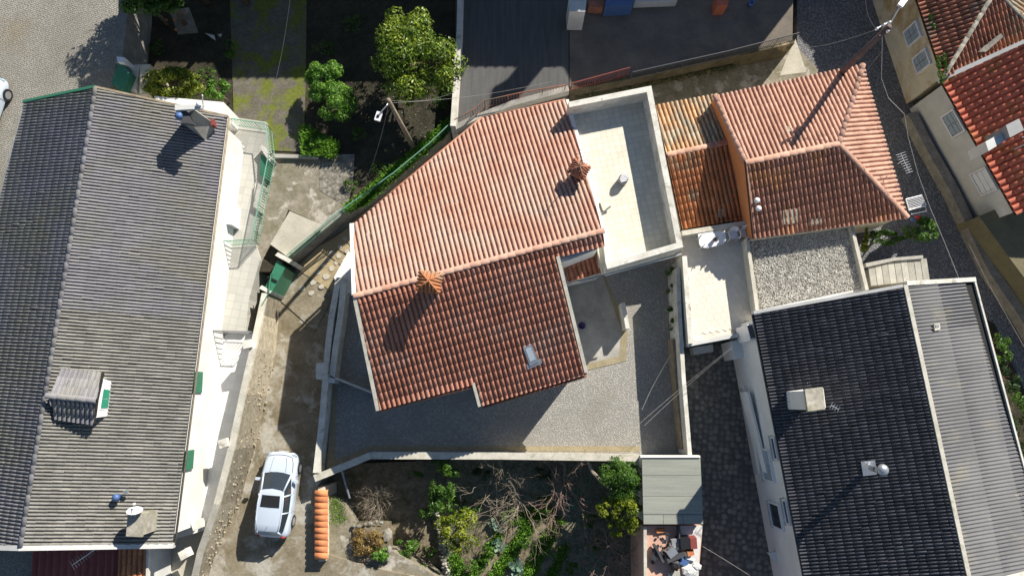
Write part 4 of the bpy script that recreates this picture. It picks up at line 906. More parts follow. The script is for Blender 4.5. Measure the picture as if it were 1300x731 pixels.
block_house('north_house', [(598, 84), (660, 84)], 1.4, 8.5, 7, M['cream'], 'narrow cream house north of the white edged yard', M['terrO'])
block_house('north_tower', [(628, 146), (652, 132)], 1.4, 12.5, 1.2, M['greyw'], 'tall narrow grey stair tower with tiled top, north of the white edged yard', M['terrF'])
block_house('north_house', [(698, 84), (722, 84)], 1.4, 8.5, 7, M['white'], 'slim white house north of the side yard', M['terr'])
block_house('north_house', [(738, 118), (955, 72)], 1.4, 9.5, 9, M['white'], 'white house with tiled roof north of the shaded asphalt yard', M['terrF'])
block_house('north_house', [(1018, 50), (1135, 160)], 0.0, 9.0, 6, M['cream'], 'cream house with tiled roof at the north end of the street', M['terrO'])
block_house('north_house', [(150, 76), (282, 80)], 1.2, 7.0, 6, M['white'], 'low white house with tiled roof north of the dark garden', M['terrB'])

# ------------------------------------------------------------------ courtyard and garden walls
wall('courtyard_wall', [(430, 352), (421, 400), (416, 440), (413, 480), (409, 530), (401, 600)], 1.05, -1.9, .3, M['whitew'], None, 'white boundary wall between concrete alley and cobbled courtyard')
wall('planter_wall', [(437, 352), (432, 400), (426, 440), (420, 486)], 1.05, 0, .3, M['whitew'], None, 'inner white wall of the narrow planter beside the alley')
box_thing('wall_pier', [(401, 461), (416, 460), (416, 481), (401, 481)], 0, 1.2, M['whitew'], 'square white pier on the alley side of the white boundary wall', 'pier')
box_thing('meter_box', [(417, 476), (425, 476), (425, 486), (417, 485)], 0, 1.1, M['greyw'], 'small grey box at the end of the planter wall', 'box')
box_thing('white_ramp', [(442, 319), (447, 322), (449, 372), (432, 372), (424, 352)], 0, .8, M['white'], 'white painted raised wedge at the corner of the central house', 'ledge')
wall('terrace_rail_wall', [(418, 477), (478, 501)], 1.1, .1, .07, M['greyw'], None, 'thin pale rail wall from the planter to the corner of the red roof')
t = wall('courtyard_wall', [(399, 607), (424, 597), (470, 578), (640, 578.5), (812, 581)], .95, -1.9, .25, M['cream'], None, 'long cream wall along the lower edge of the courtyard above the garden', coping=(.34, .05, M['coping']))
t = wall('courtyard_wall', [(861, 340), (863, 400), (868, 480), (876, 578)], 2.0, -.1, .2, M['whitew'], None, 'tall white wall between cobbled courtyard and shaded lane')
wall('courtyard_wall', [(855, 430), (859, 480), (868, 570)], 1.2, 0, .14, M['wood'], None, 'thin brown lower wall inside the tall white courtyard wall')
wall('wall_stub', [(791, 384), (797, 417)], 1.2, .1, .2, M['whitew'], None, 'short free standing white wall stub in the courtyard')
t = thing('round_tub', W(738, 412, .1), 'dark purple round tub on the shaded courtyard concrete beside the red roof', 'tub'); MB().lathe(W(738, 414, .12), [(.14, 0), (.19, .3), (.16, .31), (.12, .1)], 14).build('bowl', M['purple'], t, True)

# steps up between fence and house
for k, (px, z, m) in enumerate([([(345, 372), (376, 341), (425, 372), (400, 420)], .05, 'alley'), ([(376, 341), (403, 314), (438, 340), (425, 372)], .08, 'step_or'), ([(403, 314), (415, 307), (445, 326), (438, 340)], .12, 'step_or'),
        ([(415, 307), (427, 300), (452, 314), (445, 326)], .16, 'step_or'), ([(427, 300), (446, 285), (462, 302), (452, 314)], .2, 'step_or')]):
    tag(box_thing('garden_step', px, -.1, z, M[m], ('lowest broad step of pale concrete beside the dark green gate', 'broad ochre step, second from the bottom of the garden steps', 'ochre step in the middle of the garden steps', 'ochre step second from the top of the garden steps', 'topmost ochre step at the corner of the central roof')[k], 'step', 'garden steps'))
t = thing('flagstone_path', W(415, 345, 0), 'broken flagstones set in the steps beside the white wedge', 'paving')
for (x, y, zz, d_) in ((384, 366, .13, .36), (395, 372, .13, .3), (398, 358, .13, .34), (408, 364, .31, .3), (404, 346, .31, .3), (414, 351, .31, .36), (410, 337, .31, .26), (421, 341, .31, .3), (417, 329, .31, .24), (427, 334, .31, .24), (421, 321, .51, .28), (430, 325, .51, .3), (437, 331, .51, .22), (431, 313, .71, .26), (440, 319, .71, .26), (438, 303, .91, .26), (446, 310, .71, .2), (446, 297, .91, .26)):
    zz = {.13: .055, .31: .085, .51: .125, .71: .165, .91: .205}[zz]; c_ = W(x, y, zz); K = 6; a0 = random.random()*6
    v = [(c_.x+math.cos(a0+k2*6.283/K)*d_*random.uniform(.42, .62), c_.y+math.sin(a0+k2*6.283/K)*d_*random.uniform(.42, .62)) for k2 in range(K)]
    MB().prism(v, zz-.03, zz+.025).build('flagstone', M['pale_slab'], t)
# pale slab raised on blocks
box_thing('concrete_slab', [(368, 268), (411, 286.5), (365, 326), (343, 310)], 1.55, 1.72, M['pale_slab'], 'large pale concrete slab with dark specks, raised beside the green fence', 'slab')
MB().prism(pts([(371, 273), (404, 287), (364, 318), (349, 309)], 1.55), 1.2, 1.55).build('slab_base', M['patch_conc'], bpy.data.objects['concrete_slab'])
box_thing('slab_kerb', [(337, 195), (404, 197), (404, 201), (337, 200)], 1.2, 1.42, M['smooth_conc'], 'low kerb between mossy slab and weathered paving', 'kerb')
box_thing('slab_kerb', [(405, 284), (436, 262), (438, 265), (411, 287)], 1.2, 1.4, M['smooth_conc'], 'short low kerb next to the big pale slab', 'kerb')
# chain fence on the retaining wall
t = wall('garden_retaining_wall', [(577, 160), (545, 187), (500, 224), (431, 272), (366, 326)], 1.35, -.1, .2, M['greystone'], None, 'curving dark retaining wall under the green chain fence')
railing('chain_fence', [(574, 154), (545, 182), (500, 219), (465, 244), (431, 268), (364, 324)], 2.1, 1.35, 'green wire fence curving beside the central house', M['greenl'], .1, .009, 1.6, 'fence')
# red railing at the upper yard, white edge wall
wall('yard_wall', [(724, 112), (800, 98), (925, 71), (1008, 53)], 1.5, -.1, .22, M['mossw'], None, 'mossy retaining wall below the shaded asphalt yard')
railing('red_railing', [(726, 106), (800, 86)], 2.4, 1.5, 'rusty red railing section at the left end of the yard wall', M['redt'], .13, .012, 1.3)
railing('yard_railing', [(803, 92), (925, 65), (1015, 42)], 2.4, 1.5, 'long railing of dark bars along the yard wall', M['dgrey'], .14, .014, 1.5)
wall('yard_edge_wall', [(585, -60), (583, 40), (577, 130), (575, 160)], 2.3, -.1, .28, M['whitew'], None, 'long straight white wall left of the side yard')
railing('red_railing', [(577, 152), (600, 140), (615, 128), (660, 118), (718, 108)], 2.3, 1.4, 'rusty red railing behind the top eave of the central roof', M['terrF'], .15, .012, 1.2)
wall('low_kerb', [(575, 163), (602, 150), (650, 131), (722, 112)], 1.75, 1.2, .3, M['smooth_conc'], None, 'pale kerb following the upper eave of the central roof')

# ------------------------------------------------------------------ sheds right of the garden
t = thing('panel_roof_shed', W(855, 620, -1.8), 'shed with flat grey green panel roof at the corner of courtyard and garden', 'shed')
sx = lambda u, v: (815+2*v+u*(74+2*v-0), 580+v*85)
def quadpx(u0, u1, v0, v1): return [(sx(u, v)) for u, v in ((u0, v0), (u1, v0), (u1, v1), (u0, v1))]
rows = [(0, .27), (.275, .58), (.585, .85)]
for a, b in rows: MB().prism(pts(quadpx(0, 1, a, b), 2.2), 2.14, 2.2+random.uniform(0, .01)).build('roof_panel', M['shedroof'], t)
for k in range(3): MB().prism(pts(quadpx(k/3+.003, (k+1)/3-.003, .86, 1), 2.2), 2.13, 2.19).build('roof_panel', M['shedroof'], t)
MB().prism(pts(quadpx(.02, .98, .02, .98), 2.13), -1.9, 2.13).build('wall', M['greyw'], t)
MB().prism(pts([(813, 578), (889, 578), (889, 580.5), (813, 580.5)], 2.28), 1.9, 2.28).build('edge_trim', M['white'], t)
t = thing('pink_flat_roof', W(850, 700, -1.8), 'flat roof with pink floor and heap of junk at the bottom edge of the picture', 'roof')
MB().prism(pts([(816, 667), (892, 667), (886, 740), (884, 830), (818, 830)], 1.7), -1.9, 1.7).build('roof_slab', M['pinkf'], t)
MB().prism(pts([(817, 668), (821, 668), (822, 800), (818, 800)], 1.95), 1.7, 1.95).build('kerb', M['coping'], t)
MB().prism(pts([(863, 667), (892, 667), (888, 700), (884, 800), (872, 800), (869, 700)], 1.73), 1.7, 1.73).build('pale_strip', M['greyw'], t)
MB().prism(pts([(862, 668), (863.5, 668), (863.5, 684), (862, 684)], 2.2), 1.7, 2.2).build('divider', M['dgrey'], t)
for nm, lb, ct, c, d, rz, m in [
    ('brick_block', 'single orange hollow brick lying on the pink flat roof', 'brick', (838, 673, 1.78), (.42, .2, .16), .1, 'brick'),
    ('metal_sheet', 'dark metal sheet leaning under the heap on the pink roof', 'sheet', (861, 689, 2.05), (.7, .45, .06), .1, 'mgrey'),
    ('black_crate', 'black crate in the middle of the junk heap', 'crate', (868, 688, 2.0), (.5, .55, .5), .05, 'black'),
    ('maroon_crate', 'dark maroon box at the right of the junk heap', 'box', (879, 688, 1.95), (.35, .55, .42), .05, 'redt'),
    ('red_box', 'small red orange box below the black crate', 'box', (876, 701, 1.9), (.35, .25, .25), .2, 'brick'),
    ('blue_tray', 'blue plastic tray at the foot of the heap', 'tray', (868, 713, 1.8), (.45, .35, .12), -.5, 'blue'),
    ('dark_beam', 'long dark beam lying across the junk heap', 'beam', (858, 707, 2.15), (1.0, .22, .12), .35, 'dgrey'),
    ('white_plank', 'short white planks beside the red box', 'plank', (876, 709, 1.85), (.5, .1, .06), -.25, 'plastic'),
    ('plywood_board', 'light brown board at the bottom of the pink roof', 'board', (856, 729, 1.8), (.6, .3, .08), .1, 'board'),
    ('black_board', 'black board leaning at the left of the junk heap', 'panel', (836, 702, 2.0), (.12, .9, .4), .45, 'dgrey'),
    ('black_bag', 'black sack slumped at the bottom of the heap', 'bag', (857, 716, 1.95), (.55, .6, .45), .3, 'black'),
    ('grey_tub', 'grey tub among the junk on the pink roof', 'tub', (852, 700, 2.1), (.5, .4, .35), .6, 'metal')]:
    c_ = W(*c); mb = MB()
    if 'bag' in nm: mb.rock(c_, d)
    else: mb.box(c_, d, rz, (.08, .06), .9)
    tag(mb.build(nm, M[m]), lb, ct)
mb = MB(); c_ = W(848, 697, 1.9)
for k in range(40):
    p = c_+Vector((random.gauss(0, .3), random.gauss(0, .35), random.uniform(-.15, .25))); mb.box(p, (random.uniform(.08, .3), random.uniform(.05, .2), random.uniform(.03, .12)), random.random()*3, (random.uniform(-.4, .4), random.uniform(-.4, .4)))
tag(mb.build('scrap_heap', M['dgrey']), 'heap of small dark scraps on the pink flat roof', 'scrap', kind='stuff')
t = thing('rag_pile', W(878, 725, 1.73), 'crumpled pale grey rubble sack at the bottom right of the pink roof', 'sack'); MB().rock(W(876, 724, 1.85), (.8, .6, .3)).rock(W(884, 719, 1.85), (.5, .4, .3)).build('sack', M['greyw'], t)

# terracotta capped low wall beside the car
t = thing('tile_capped_wall', W(409, 665, 0), 'low wall capped with a row of terracotta tiles beside the white car', 'wall')
wall_mb([(408, 618), (409, 650), (409, 712)], .5, -1.9, .35).build('wall_core', M['oldwall'], t)
me = None
for k in range(11):
    c_ = W(408.5, 626+7.9*k, .56)
    if me is None:
        mb = MB(); v = []; K = 7
        for x, r_ in ((-.33, .15), (.33, .17)):
            for i in range(K): an = math.pi*i/(K-1); v.append((x, math.cos(an)*r_*1.08, math.sin(an)*r_*.8))
        v += [(p[0], p[1]*.85, p[2]*.8) for p in v]
        f = [(i, i+1, K+i+1, K+i) for i in range(K-1)]+[(2*K+i, 3*K+i, 3*K+i+1, 2*K+i+1) for i in range(K-1)]+[(i, 2*K+i, 2*K+i+1, i+1) for i in range(K-1)]+[(K+i, K+i+1, 3*K+i+1, 3*K+i) for i in range(K-1)]
        me = bpy.data.meshes.new('cap_tile'); me.from_pydata(v, [], f); me.materials.append(M['brick']); me.polygons.foreach_set('use_smooth', [True]*len(me.polygons))
    o = bpy.data.objects.new('cap_tile', me); put(o, c_, t); o.rotation_euler = (random.uniform(-.06, .06)+.12, random.uniform(-.04, .04), random.uniform(-.05, .05))
tag(MB().tube([W(432.5, 592, .2), W(438, 612, .1), W(444, 632, -.1)], .05, 6).build('metal_pipe', M['metal']), 'long pale metal pipe sticking out below the courtyard wall', 'pipe')

# ------------------------------------------------------------------ vegetation
def leaf_cloud(c_, rad, n, size, seed, clumps=26, up=.35, hollow=.55, flat=1.0):
    rg_ = np.random.default_rng(seed); c_ = np.array(c_); rad = np.array(rad)
    d = rg_.normal(size=(clumps, 3)); d[:, 2] = np.abs(d[:, 2])*.9-.15; d /= np.linalg.norm(d, axis=1)[:, None]
    cc = d*(hollow+(1-hollow)*rg_.random((clumps, 1))**.7); cr = rg_.uniform(.22, .42, clumps)
    k = rg_.integers(0, clumps, n); e = rg_.normal(size=(n, 3)); e /= np.linalg.norm(e, axis=1)[:, None]; e[:, 2] = np.abs(e[:, 2])*.8-.1
    p = (cc[k]+e*(cr[k]*rg_.uniform(.6, 1.1, n))[:, None])*rad+c_
    nrm = e+np.array([0, 0, up])+rg_.normal(size=(n, 3))*.45; nrm /= np.linalg.norm(nrm, axis=1)[:, None]
    a = np.cross(nrm, rg_.normal(size=(n, 3))); a /= np.linalg.norm(a, axis=1)[:, None]; b = np.cross(nrm, a)
    s = size*rg_.uniform(.6, 1.25, n)[:, None]
    V = np.stack([p-a*s, p+b*s*.42*flat+nrm*s*.12, p+a*s, p-b*s*.42*flat+nrm*s*.12], 1).reshape(-1, 3)
    kt = rg_.uniform(-.25, .25, clumps); r_ = np.clip(.35+kt[k]+rg_.normal(size=n)*.32, 0, 1)
    return V, r_
def leaf_mesh(name, V, r_, m, parent=None, smooth=False):
    n = len(r_); o0 = V.mean(0); o0[2] = V[:, 2].min(); me = bpy.data.meshes.new(name); me.vertices.add(len(V)); me.vertices.foreach_set('co', (V-o0).ravel())
    me.loops.add(n*4); me.loops.foreach_set('vertex_index', np.arange(n*4)); me.polygons.add(n); me.polygons.foreach_set('loop_start', np.arange(n)*4); me.polygons.foreach_set('loop_total', np.full(n, 4))
    me.materials.append(m); a = me.attributes.new('rnd', 'FLOAT', 'FACE'); a.data.foreach_set('value', r_.astype(np.float32)); me.update(calc_edges=True); me.validate()
    o = bpy.data.objects.new(name, me); return put(o, tuple(o0), parent)
def limbs(base, c_, rad, n, r0, m, parent, seed):
    rg_ = random.Random(seed); base = Vector(base); c_ = Vector(c_); fork = base.lerp(c_, .55)
    tr = MB(); tr.tube([base, base.lerp(fork, .5)+Vector((rg_.uniform(-.05, .05), 0, 0)), fork], [r0, r0*.8, r0*.65], 8); tr.build('trunk', m, parent, True)
    mb = MB()
    for i in range(n):
        a = 2*math.pi*i/n+rg_.uniform(-.3, .3); e = c_+Vector((math.cos(a)*rad[0]*.75, math.sin(a)*rad[1]*.75, rg_.uniform(-.1, .5)*rad[2])); mid = fork.lerp(e, .5)+Vector((0, 0, rad[2]*.15))
        mb.tube([fork, mid, e], [r0*.5, r0*.3, r0*.1], 5)
        for k in range(3):
            q = mid.lerp(e, rg_.random()); mb.tube([q, q+Vector((rg_.uniform(-1, 1)*rad[0]*.4, rg_.uniform(-1, 1)*rad[1]*.4, rad[2]*.3))], [r0*.2, r0*.05], 4)
    mb.build('branch', m, parent)
def tree(name, px, py, zc, zb, rad, n, size, m, label, cat='tree', seed=1, clumps=26, r0=.1, group=None, hollow=.55):
    c_ = W(px, py, zc); t = thing(name, (c_.x, c_.y, zb), label, cat, group); limbs((c_.x, c_.y, zb), c_, rad, 6, r0, M['bark'], t, seed)
    V, r_ = leaf_cloud(c_, rad, n, size, seed, clumps, hollow=hollow); leaf_mesh('crown', V, r_, M[m], t); return t
# lemon tree: two lobes
t = thing('fruit_tree', W(528, 85, 1.2), 'large yellow green leafy tree by the long straight white wall', 'tree')
c1 = W(520, 55, 3.6); c2 = W(535, 88, 3.6); limbs(W(528, 88, 1.2), W(526, 75, 3.4), (2, 2, 1.3), 8, .16, M['bark'], t, 4)
Vs = [leaf_cloud(c1, (1.55, 1.7, 1.3), 6000, .09, 5, 30, hollow=.4), leaf_cloud(c2, (2.0, 1.5, 1.3), 8000, .09, 6, 36, hollow=.4), leaf_cloud(W(505, 75, 3.2), (1.1, 1.0, .9), 2200, .09, 8, 12), leaf_cloud(W(530, 115, 3.0), (1.2, .9, .9), 2300, .085, 9, 14)]
leaf_mesh('crown', np.concatenate([v for v, _ in Vs]), np.concatenate([r_ for _, r_ in Vs]), M['leafy'], t)
t = thing('round_shrub', W(417, 117, 1.2), 'dense bright green shrub beside the mossy slab', 'shrub')
limbs(W(417, 120, 1.2), W(417, 118, 2.0), (1, 1.3, .8), 6, .07, M['bark'], t, 14)
Vs = [leaf_cloud(W(412, 100, 2.2), (.85, .9, .9), 4600, .07, 15, 24, hollow=.6), leaf_cloud(W(420, 130, 2.1), (1.15, .95, .9), 6400, .07, 16, 28, hollow=.6)]
leaf_mesh('crown', np.concatenate([v for v, _ in Vs]), np.concatenate([r_ for _, r_ in Vs]), M['leafb'], t)
tree('yellow_bush', 222, 110, 3.1, 1.2, (1.25, .8, 1.0), 7000, .08, 'leafyel', 'bright yellow green bush against the top gable of the grey roof', 'bush', 21, 70, .07, hollow=.7)
tree('green_bush', 277, 116, 2.6, 1.2, (.6, .55, .6), 1600, .08, 'leafb', 'small bright green bush right of the yellow bush', 'bush', 22, 20, .05)
tree('garden_tree', 178, -6, 4.0, 1.2, (1.3, 1.2, 1.2), 3000, .1, 'leafg', 'dark green tree cut by the top edge left of the garden', 'tree', 23, 26, .12)
tree('garden_tree', 205, -4, 3.8, 1.2, (1.1, .9, 1.1), 2400, .1, 'leafg', 'dark green tree at the top edge, right of its neighbour over the plaza', 'tree', 24, 26, .12)
tree('plaza_tree', 248, -95, 7.5, 1.2, (2.4, 2.6, 2.2), 6000, .14, 'leafg', 'tall tree beyond the top edge throwing shade on the plaza', 'tree', 25, 30, .2)
tree('plaza_tree', 208, -70, 6.0, 1.2, (2.0, 2.0, 2.0), 5000, .14, 'leafg', 'tree beyond the top edge beside the plaza wall', 'tree', 26, 30, .2)
for i, (x, y, s, m, lb) in enumerate([(176, 40, .4, 'leafg', 'small green plant by the plaza wall below the top trees'), (172, 70, .5, 'leafg', 'spreading green plant behind the green lean-to'), (402, 178, .45, 'leafb', 'bright low weed tuft under the round shrub'),
        (290, 62, .5, 'leafg', 'thin green plant at the dark edge of the mossy slab'), (170, 15, .5, 'leafg', 'leafy plant in the shade of the top trees')]):
    tree('leafy_plant', x, y, 1.55, 1.2, (s, s, s*.7), 500, .07, m, lb, 'plant', 30+i, 10, .03)
tree('street_shrub', 1168, 294, 1.5, 0, (.7, .65, .7), 2200, .07, 'leafg', 'green shrub at the street corner of the salmon roofed house', 'shrub', 41, 20, .06)
tree('small_shrub', 1121, 303, 1.2, 0, (.9, .4, .5), 1800, .07, 'leafg', 'low green shrub in the pocket garden behind the gravel roof', 'shrub', 42, 18, .06)
tree('small_shrub', 1096, 306, 1.5, 0, (.3, .6, .5), 600, .08, 'leafyel', 'yellowish small plant against the gravel roof wall', 'shrub', 43, 8, .04)
tree('weed_clump', 1196, 88, 3.55, 3.2, (.3, .7, .25), 700, .06, 'leafg', 'weeds growing in the gutter of the old brown roof', 'weeds', 44, 10, .02)
tree('weed_clump', 1183, 20, 3.5, 3.2, (.25, .8, .2), 400, .06, 'leafg', 'sparse weeds on the upper gutter of the old brown roof', 'weeds', 45, 10, .02)
for i in range(6):
    tree('roadside_bush', 1262+12*i, 440+38*i, .8, 0, (.7, .9, .7), 900, .08, 'leafd' if i % 2 else 'leafg', ['dark bush beside the grey corrugated roof, nearest the street', 'second dark bush down the roadside bank', 'third dark bush down the roadside bank', 'fourth dark bush down the roadside bank', 'fifth dark bush down the roadside bank', 'lowest dark bush at the right edge of the picture'][i], 'bush', 50+i, 12, .05, 'bushes on the roadside bank')
for i, (x, y) in enumerate([(850, 345), (850, 365), (852, 388), (853, 412)]):
    tree('wall_plant', x, y, .9, .1, (.25, .3, .4), 260, .06, 'leafg', ['uppermost', 'second', 'third', 'lowest'][i]+' small green plant along the tall courtyard wall', 'plant', 60+i, 6, .02, 'small plants along the courtyard wall')
# lower garden
tree('laurel_bush', 790, 605, 1.5, -1.8, (1.0, .85, .95), 6500, .06, 'leafg', 'dense round dark green bush beside the panel roofed shed', 'bush', 71, 30, .08)
tree('lemon_bush', 775, 644, 1.4, -1.8, (.6, .5, .5), 1000, .1, 'leafyel', 'yellow green bush left of the shed, smaller lobe', 'bush', 72, 14, .06)
tree('lemon_bush', 797, 652, 1.6, -1.8, (.75, .75, .6), 1500, .1, 'leafyel', 'yellow green bush between dark bush and shed', 'bush', 73, 16, .06)
tree('lemon_bush', 783, 668, 1.2, -1.8, (.5, .4, .4), 600, .1, 'leafyel', 'lowest small yellow green bush left of the shed', 'bush', 74, 8, .05)
tree('persimmon_bush', 582, 672, 0, -1.8, (1.1, .95, .8), 2300, .085, 'leafyel', 'yellow green bush with reddish leaves beside the stone edging', 'bush', 75, 22, .06)
tree('ivy_bush', 563, 610, .3, -1.8, (.7, 1.0, .7), 1500, .08, 'leafg', 'loose green ivy bush at the top of the stone edging', 'bush', 76, 16, .05)
tree('ivy_bush', 560, 640, .0, -1.8, (.6, .8, .7), 1300, .08, 'leafg', 'loose green bush halfway down the stone edging', 'bush', 77, 16, .05)
tree('shade_plant', 532, 604, -.9, -1.8, (.3, .3, .3), 150, .09, 'leafg', 'little leafy sprig alone in the dark garden shade', 'plant', 78, 6, .02)
tree('planter_bush', 466, 688, .1, -1.8, (.8, .65, .3), 3000, .05, 'dry', 'brown and yellow shrub in the stone edged planter', 'shrub', 79, 40, .03)
tree('planter_bush', 482, 702, .15, -1.8, (.45, .35, .3), 900, .07, 'leafb', 'bright green shrub at the bottom of the stone planter', 'shrub', 80, 10, .03)
tree('planter_bush', 516, 698, -.6, -1.8, (.6, .5, .4), 800, .08, 'leafg', 'grey green shrub to the right of the stone planter', 'shrub', 81, 10, .03)
tree('planter_bush', 530, 722, -.8, -1.8, (.5, .4, .4), 500, .08, 'leafg', 'small green shrub near the bottom left garden edge', 'shrub', 82, 10, .03)
# bare shrubs
def bare(px, py, zt, zb, spread, n, label, m='twig', seed=1, r0=.04, up=1.0, cat='shrub', bias=(0, 0)):
    rg_ = random.Random(seed); b = W(px, py, zb+.0); c0 = W(px, py, zt); t = thing('bare_shrub', (c0.x, c0.y, zb), label, cat)
    base = Vector((c0.x, c0.y, zb)); hgt = zt-zb; MB().tube([base, base+Vector((0, 0, hgt*.35))], [r0*1.3, r0], 6).build('trunk', M['bark'], t)
    mb = MB()
    def grow(p, d, L_, r_, dep):
        q = p; P_ = [p]; dd = d.copy()
        for s in range(3):
            dd = (dd+Vector((rg_.gauss(0, .22), rg_.gauss(0, .22), rg_.gauss(.03, .12)))).normalized(); q = q+dd*(L_/3); P_.append(q)
        mb.tube(P_, [r_, r_*.85, r_*.7, r_*.5], 4, False)
        if dep > 0:
            for k in range(rg_.choice((2, 3, 4))):
                f = rg_.choice((1, 2, 3)); e = (dd+Vector((rg_.gauss(0, .55), rg_.gauss(0, .55), rg_.gauss(.15, .3)))).normalized(); grow(P_[f], e, L_*rg_.uniform(.5, .75), r_*.6, dep-1)
    for i in range(n):
        a = 2*math.pi*(i+rg_.random()*.6)/n; d = Vector((math.cos(a)*spread+bias[0], math.sin(a)*spread+bias[1], up)).normalized(); grow(base+Vector((0, 0, hgt*.3)), d, hgt*.6*math.hypot(1, spread)/1.15, r0*.7, 3)
    mb.build('branch', M[m], t); return t
bare(475, 640, -.3, -1.8, .8, 16, 'bare grey twiggy shrub in the shade left of the stone edging', 'twig', 91, .014, 1.3)
bare(632, 618, .3, -1.8, 1.15, 7, 'wide bare tree with pale twigs under the courtyard wall', 'twig', 92, .026, .9, 'tree')
bare(660, 640, .2, -1.8, 1.1, 7, 'bare shrub leaning down toward the lit soil', 'twig', 94, .026, .8, bias=(-.1, -.5))
bare(718, 618, .3, -1.8, 1.2, 8, 'bare reddish shrub halfway along the cream wall', 'twigr', 95, .026, .8)
bare(778, 700, .1, -1.8, 1.1, 9, 'bare reddish bush at the bottom right of the garden', 'twigr', 97, .028, .8)
bare(800, 712, .1, -1.8, 1.1, 7, 'bare reddish bush closest to the pink flat roof', 'twigr', 98, .026, .8)
tag(MB().tube([W(747, 585, .6), W(752, 598, .5), W(764, 612, .4), W(785, 628, .2), W(800, 636, 0)], [.09, .1, .08, .03, .02], 6).build('dead_branch', M['twig']), 'thick pale dead branch leaning from the cream wall to the dark bush', 'branch')
# cabbages, grass rows, tufts
for i, (x, y, s) in enumerate([(631, 664, .32), (633, 690, .3), (655, 718, .4), (722, 640, .25), (640, 652, .25)]):
    p = W(x, y, -1.75); Vv = []; rr_ = []; rgn = np.random.default_rng(200+i); t = thing('cabbage_plant', p, ['blue green leafy cabbage at the top of the lit soil', 'blue green cabbage in the middle of the bed', 'largest blue green cabbage at the bottom of the bed', 'lone pale cabbage in the shade right of the bed', 'small cabbage behind the topmost one'][i], 'vegetable', 'cabbages in the garden')
    for k in range(34):
        a = rgn.random()*6.28; e = rgn.uniform(.2, 1.1); d = np.array([math.cos(a)*math.cos(e), math.sin(a)*math.cos(e), math.sin(e)]); sd_ = np.array([-math.sin(a), math.cos(a), 0]); pp = np.array(p)+np.array([rgn.normal()*.12, rgn.normal()*.12, .1]); L_ = s*rgn.uniform(.7, 1.2)
        Vv += [pp, pp+d*L_*.6+sd_*L_*.35, pp+d*L_+np.array([0, 0, -.05]), pp+d*L_*.6-sd_*L_*.35]; rr_.append(rgn.random())
    leaf_mesh('leaf', np.array(Vv), np.array(rr_), M['cabb'], t)['kind'] = 'stuff'
def grass_patch(name, regions, z, n, size, m, label, seed=3, jit=.12, up=1.2):
    rgn = np.random.default_rng(seed); Vv = []; rr_ = []
    for poly_, wgt in regions:
        q = [np.array(W(x, y, z)) for x, y in poly_]
        for k in range(int(n*wgt)):
            u, v = rgn.random(2); p = (q[0]*(1-u)+q[1]*u)*(1-v)+(q[3]*(1-u)+q[2]*u)*v+rgn.normal(size=3)*np.array([jit, jit, 0])
            a = rgn.random()*6.28; d = np.array([math.cos(a)*.6, math.sin(a)*.6, up*rgn.uniform(.5, 1)]); d /= np.linalg.norm(d); s_ = np.array([-math.sin(a), math.cos(a), 0]); L_ = size*rgn.uniform(.5, 1.3)
            Vv += [p, p+d*L_*.5+s_*L_*.16, p+d*L_, p+d*L_*.5-s_*L_*.16]; rr_.append(rgn.random())
    o = leaf_mesh(name, np.array(Vv), np.array(rr_), M[m]); return tag(o, label, 'grass', kind='stuff')
grass_patch('grass', [([(455, 250), (560, 165), (566, 172), (462, 262)], .35), ([(440, 262), (470, 244), (472, 254), (444, 270)], .1), ([(385, 160), (430, 185), (425, 200), (385, 195)], .3), ([(545, 175), (575, 150), (577, 158), (552, 182)], .1)], 1.38, 9000, .3, 'leafb', 'bright grass strip along the green wire fence', 301, .05)
grass_patch('weeds', [([(702, 655), (716, 660), (672, 740), (655, 740)], .28), ([(668, 662), (680, 668), (628, 740), (614, 740)], .28), ([(632, 672), (642, 676), (600, 740), (588, 740)], .15), ([(716, 690), (722, 694), (700, 740), (690, 740)], .12), ([(640, 648), (700, 645), (704, 657), (650, 664)], .2), ([(572, 705), (582, 700), (600, 745), (578, 745)], .12)], -1.8, 6500, .19, 'leafb', 'rows of green weeds on the lit soil of the lower garden', 302, .09)
grass_patch('ground_leaves', [([(530, 585), (815, 590), (815, 650), (560, 640)], .7), ([(545, 640), (575, 640), (580, 731), (560, 731)], .15), ([(720, 650), (815, 650), (815, 731), (700, 731)], .3)], -1.8, 4000, .14, 'cabb', 'low leaves covering the shaded garden floor', 303, .2, .5)
grass_patch('ivy', [([(728, 114), (930, 76), (935, 86), (732, 126)], 1.0)], .6, 3500, .12, 'leafd', 'ivy and moss on the bank under the yard wall', 304, .12, .5)
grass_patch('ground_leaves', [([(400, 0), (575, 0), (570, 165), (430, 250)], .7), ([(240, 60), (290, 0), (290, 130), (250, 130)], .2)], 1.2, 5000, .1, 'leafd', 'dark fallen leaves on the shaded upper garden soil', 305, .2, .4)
grass_patch('moss', [([(418, 628), (432, 636), (440, 660), (420, 665)], 1.0)], -.15, 1500, .08, 'grass', 'moss and weeds at the top of the concrete garden walk', 306, .1, .6)
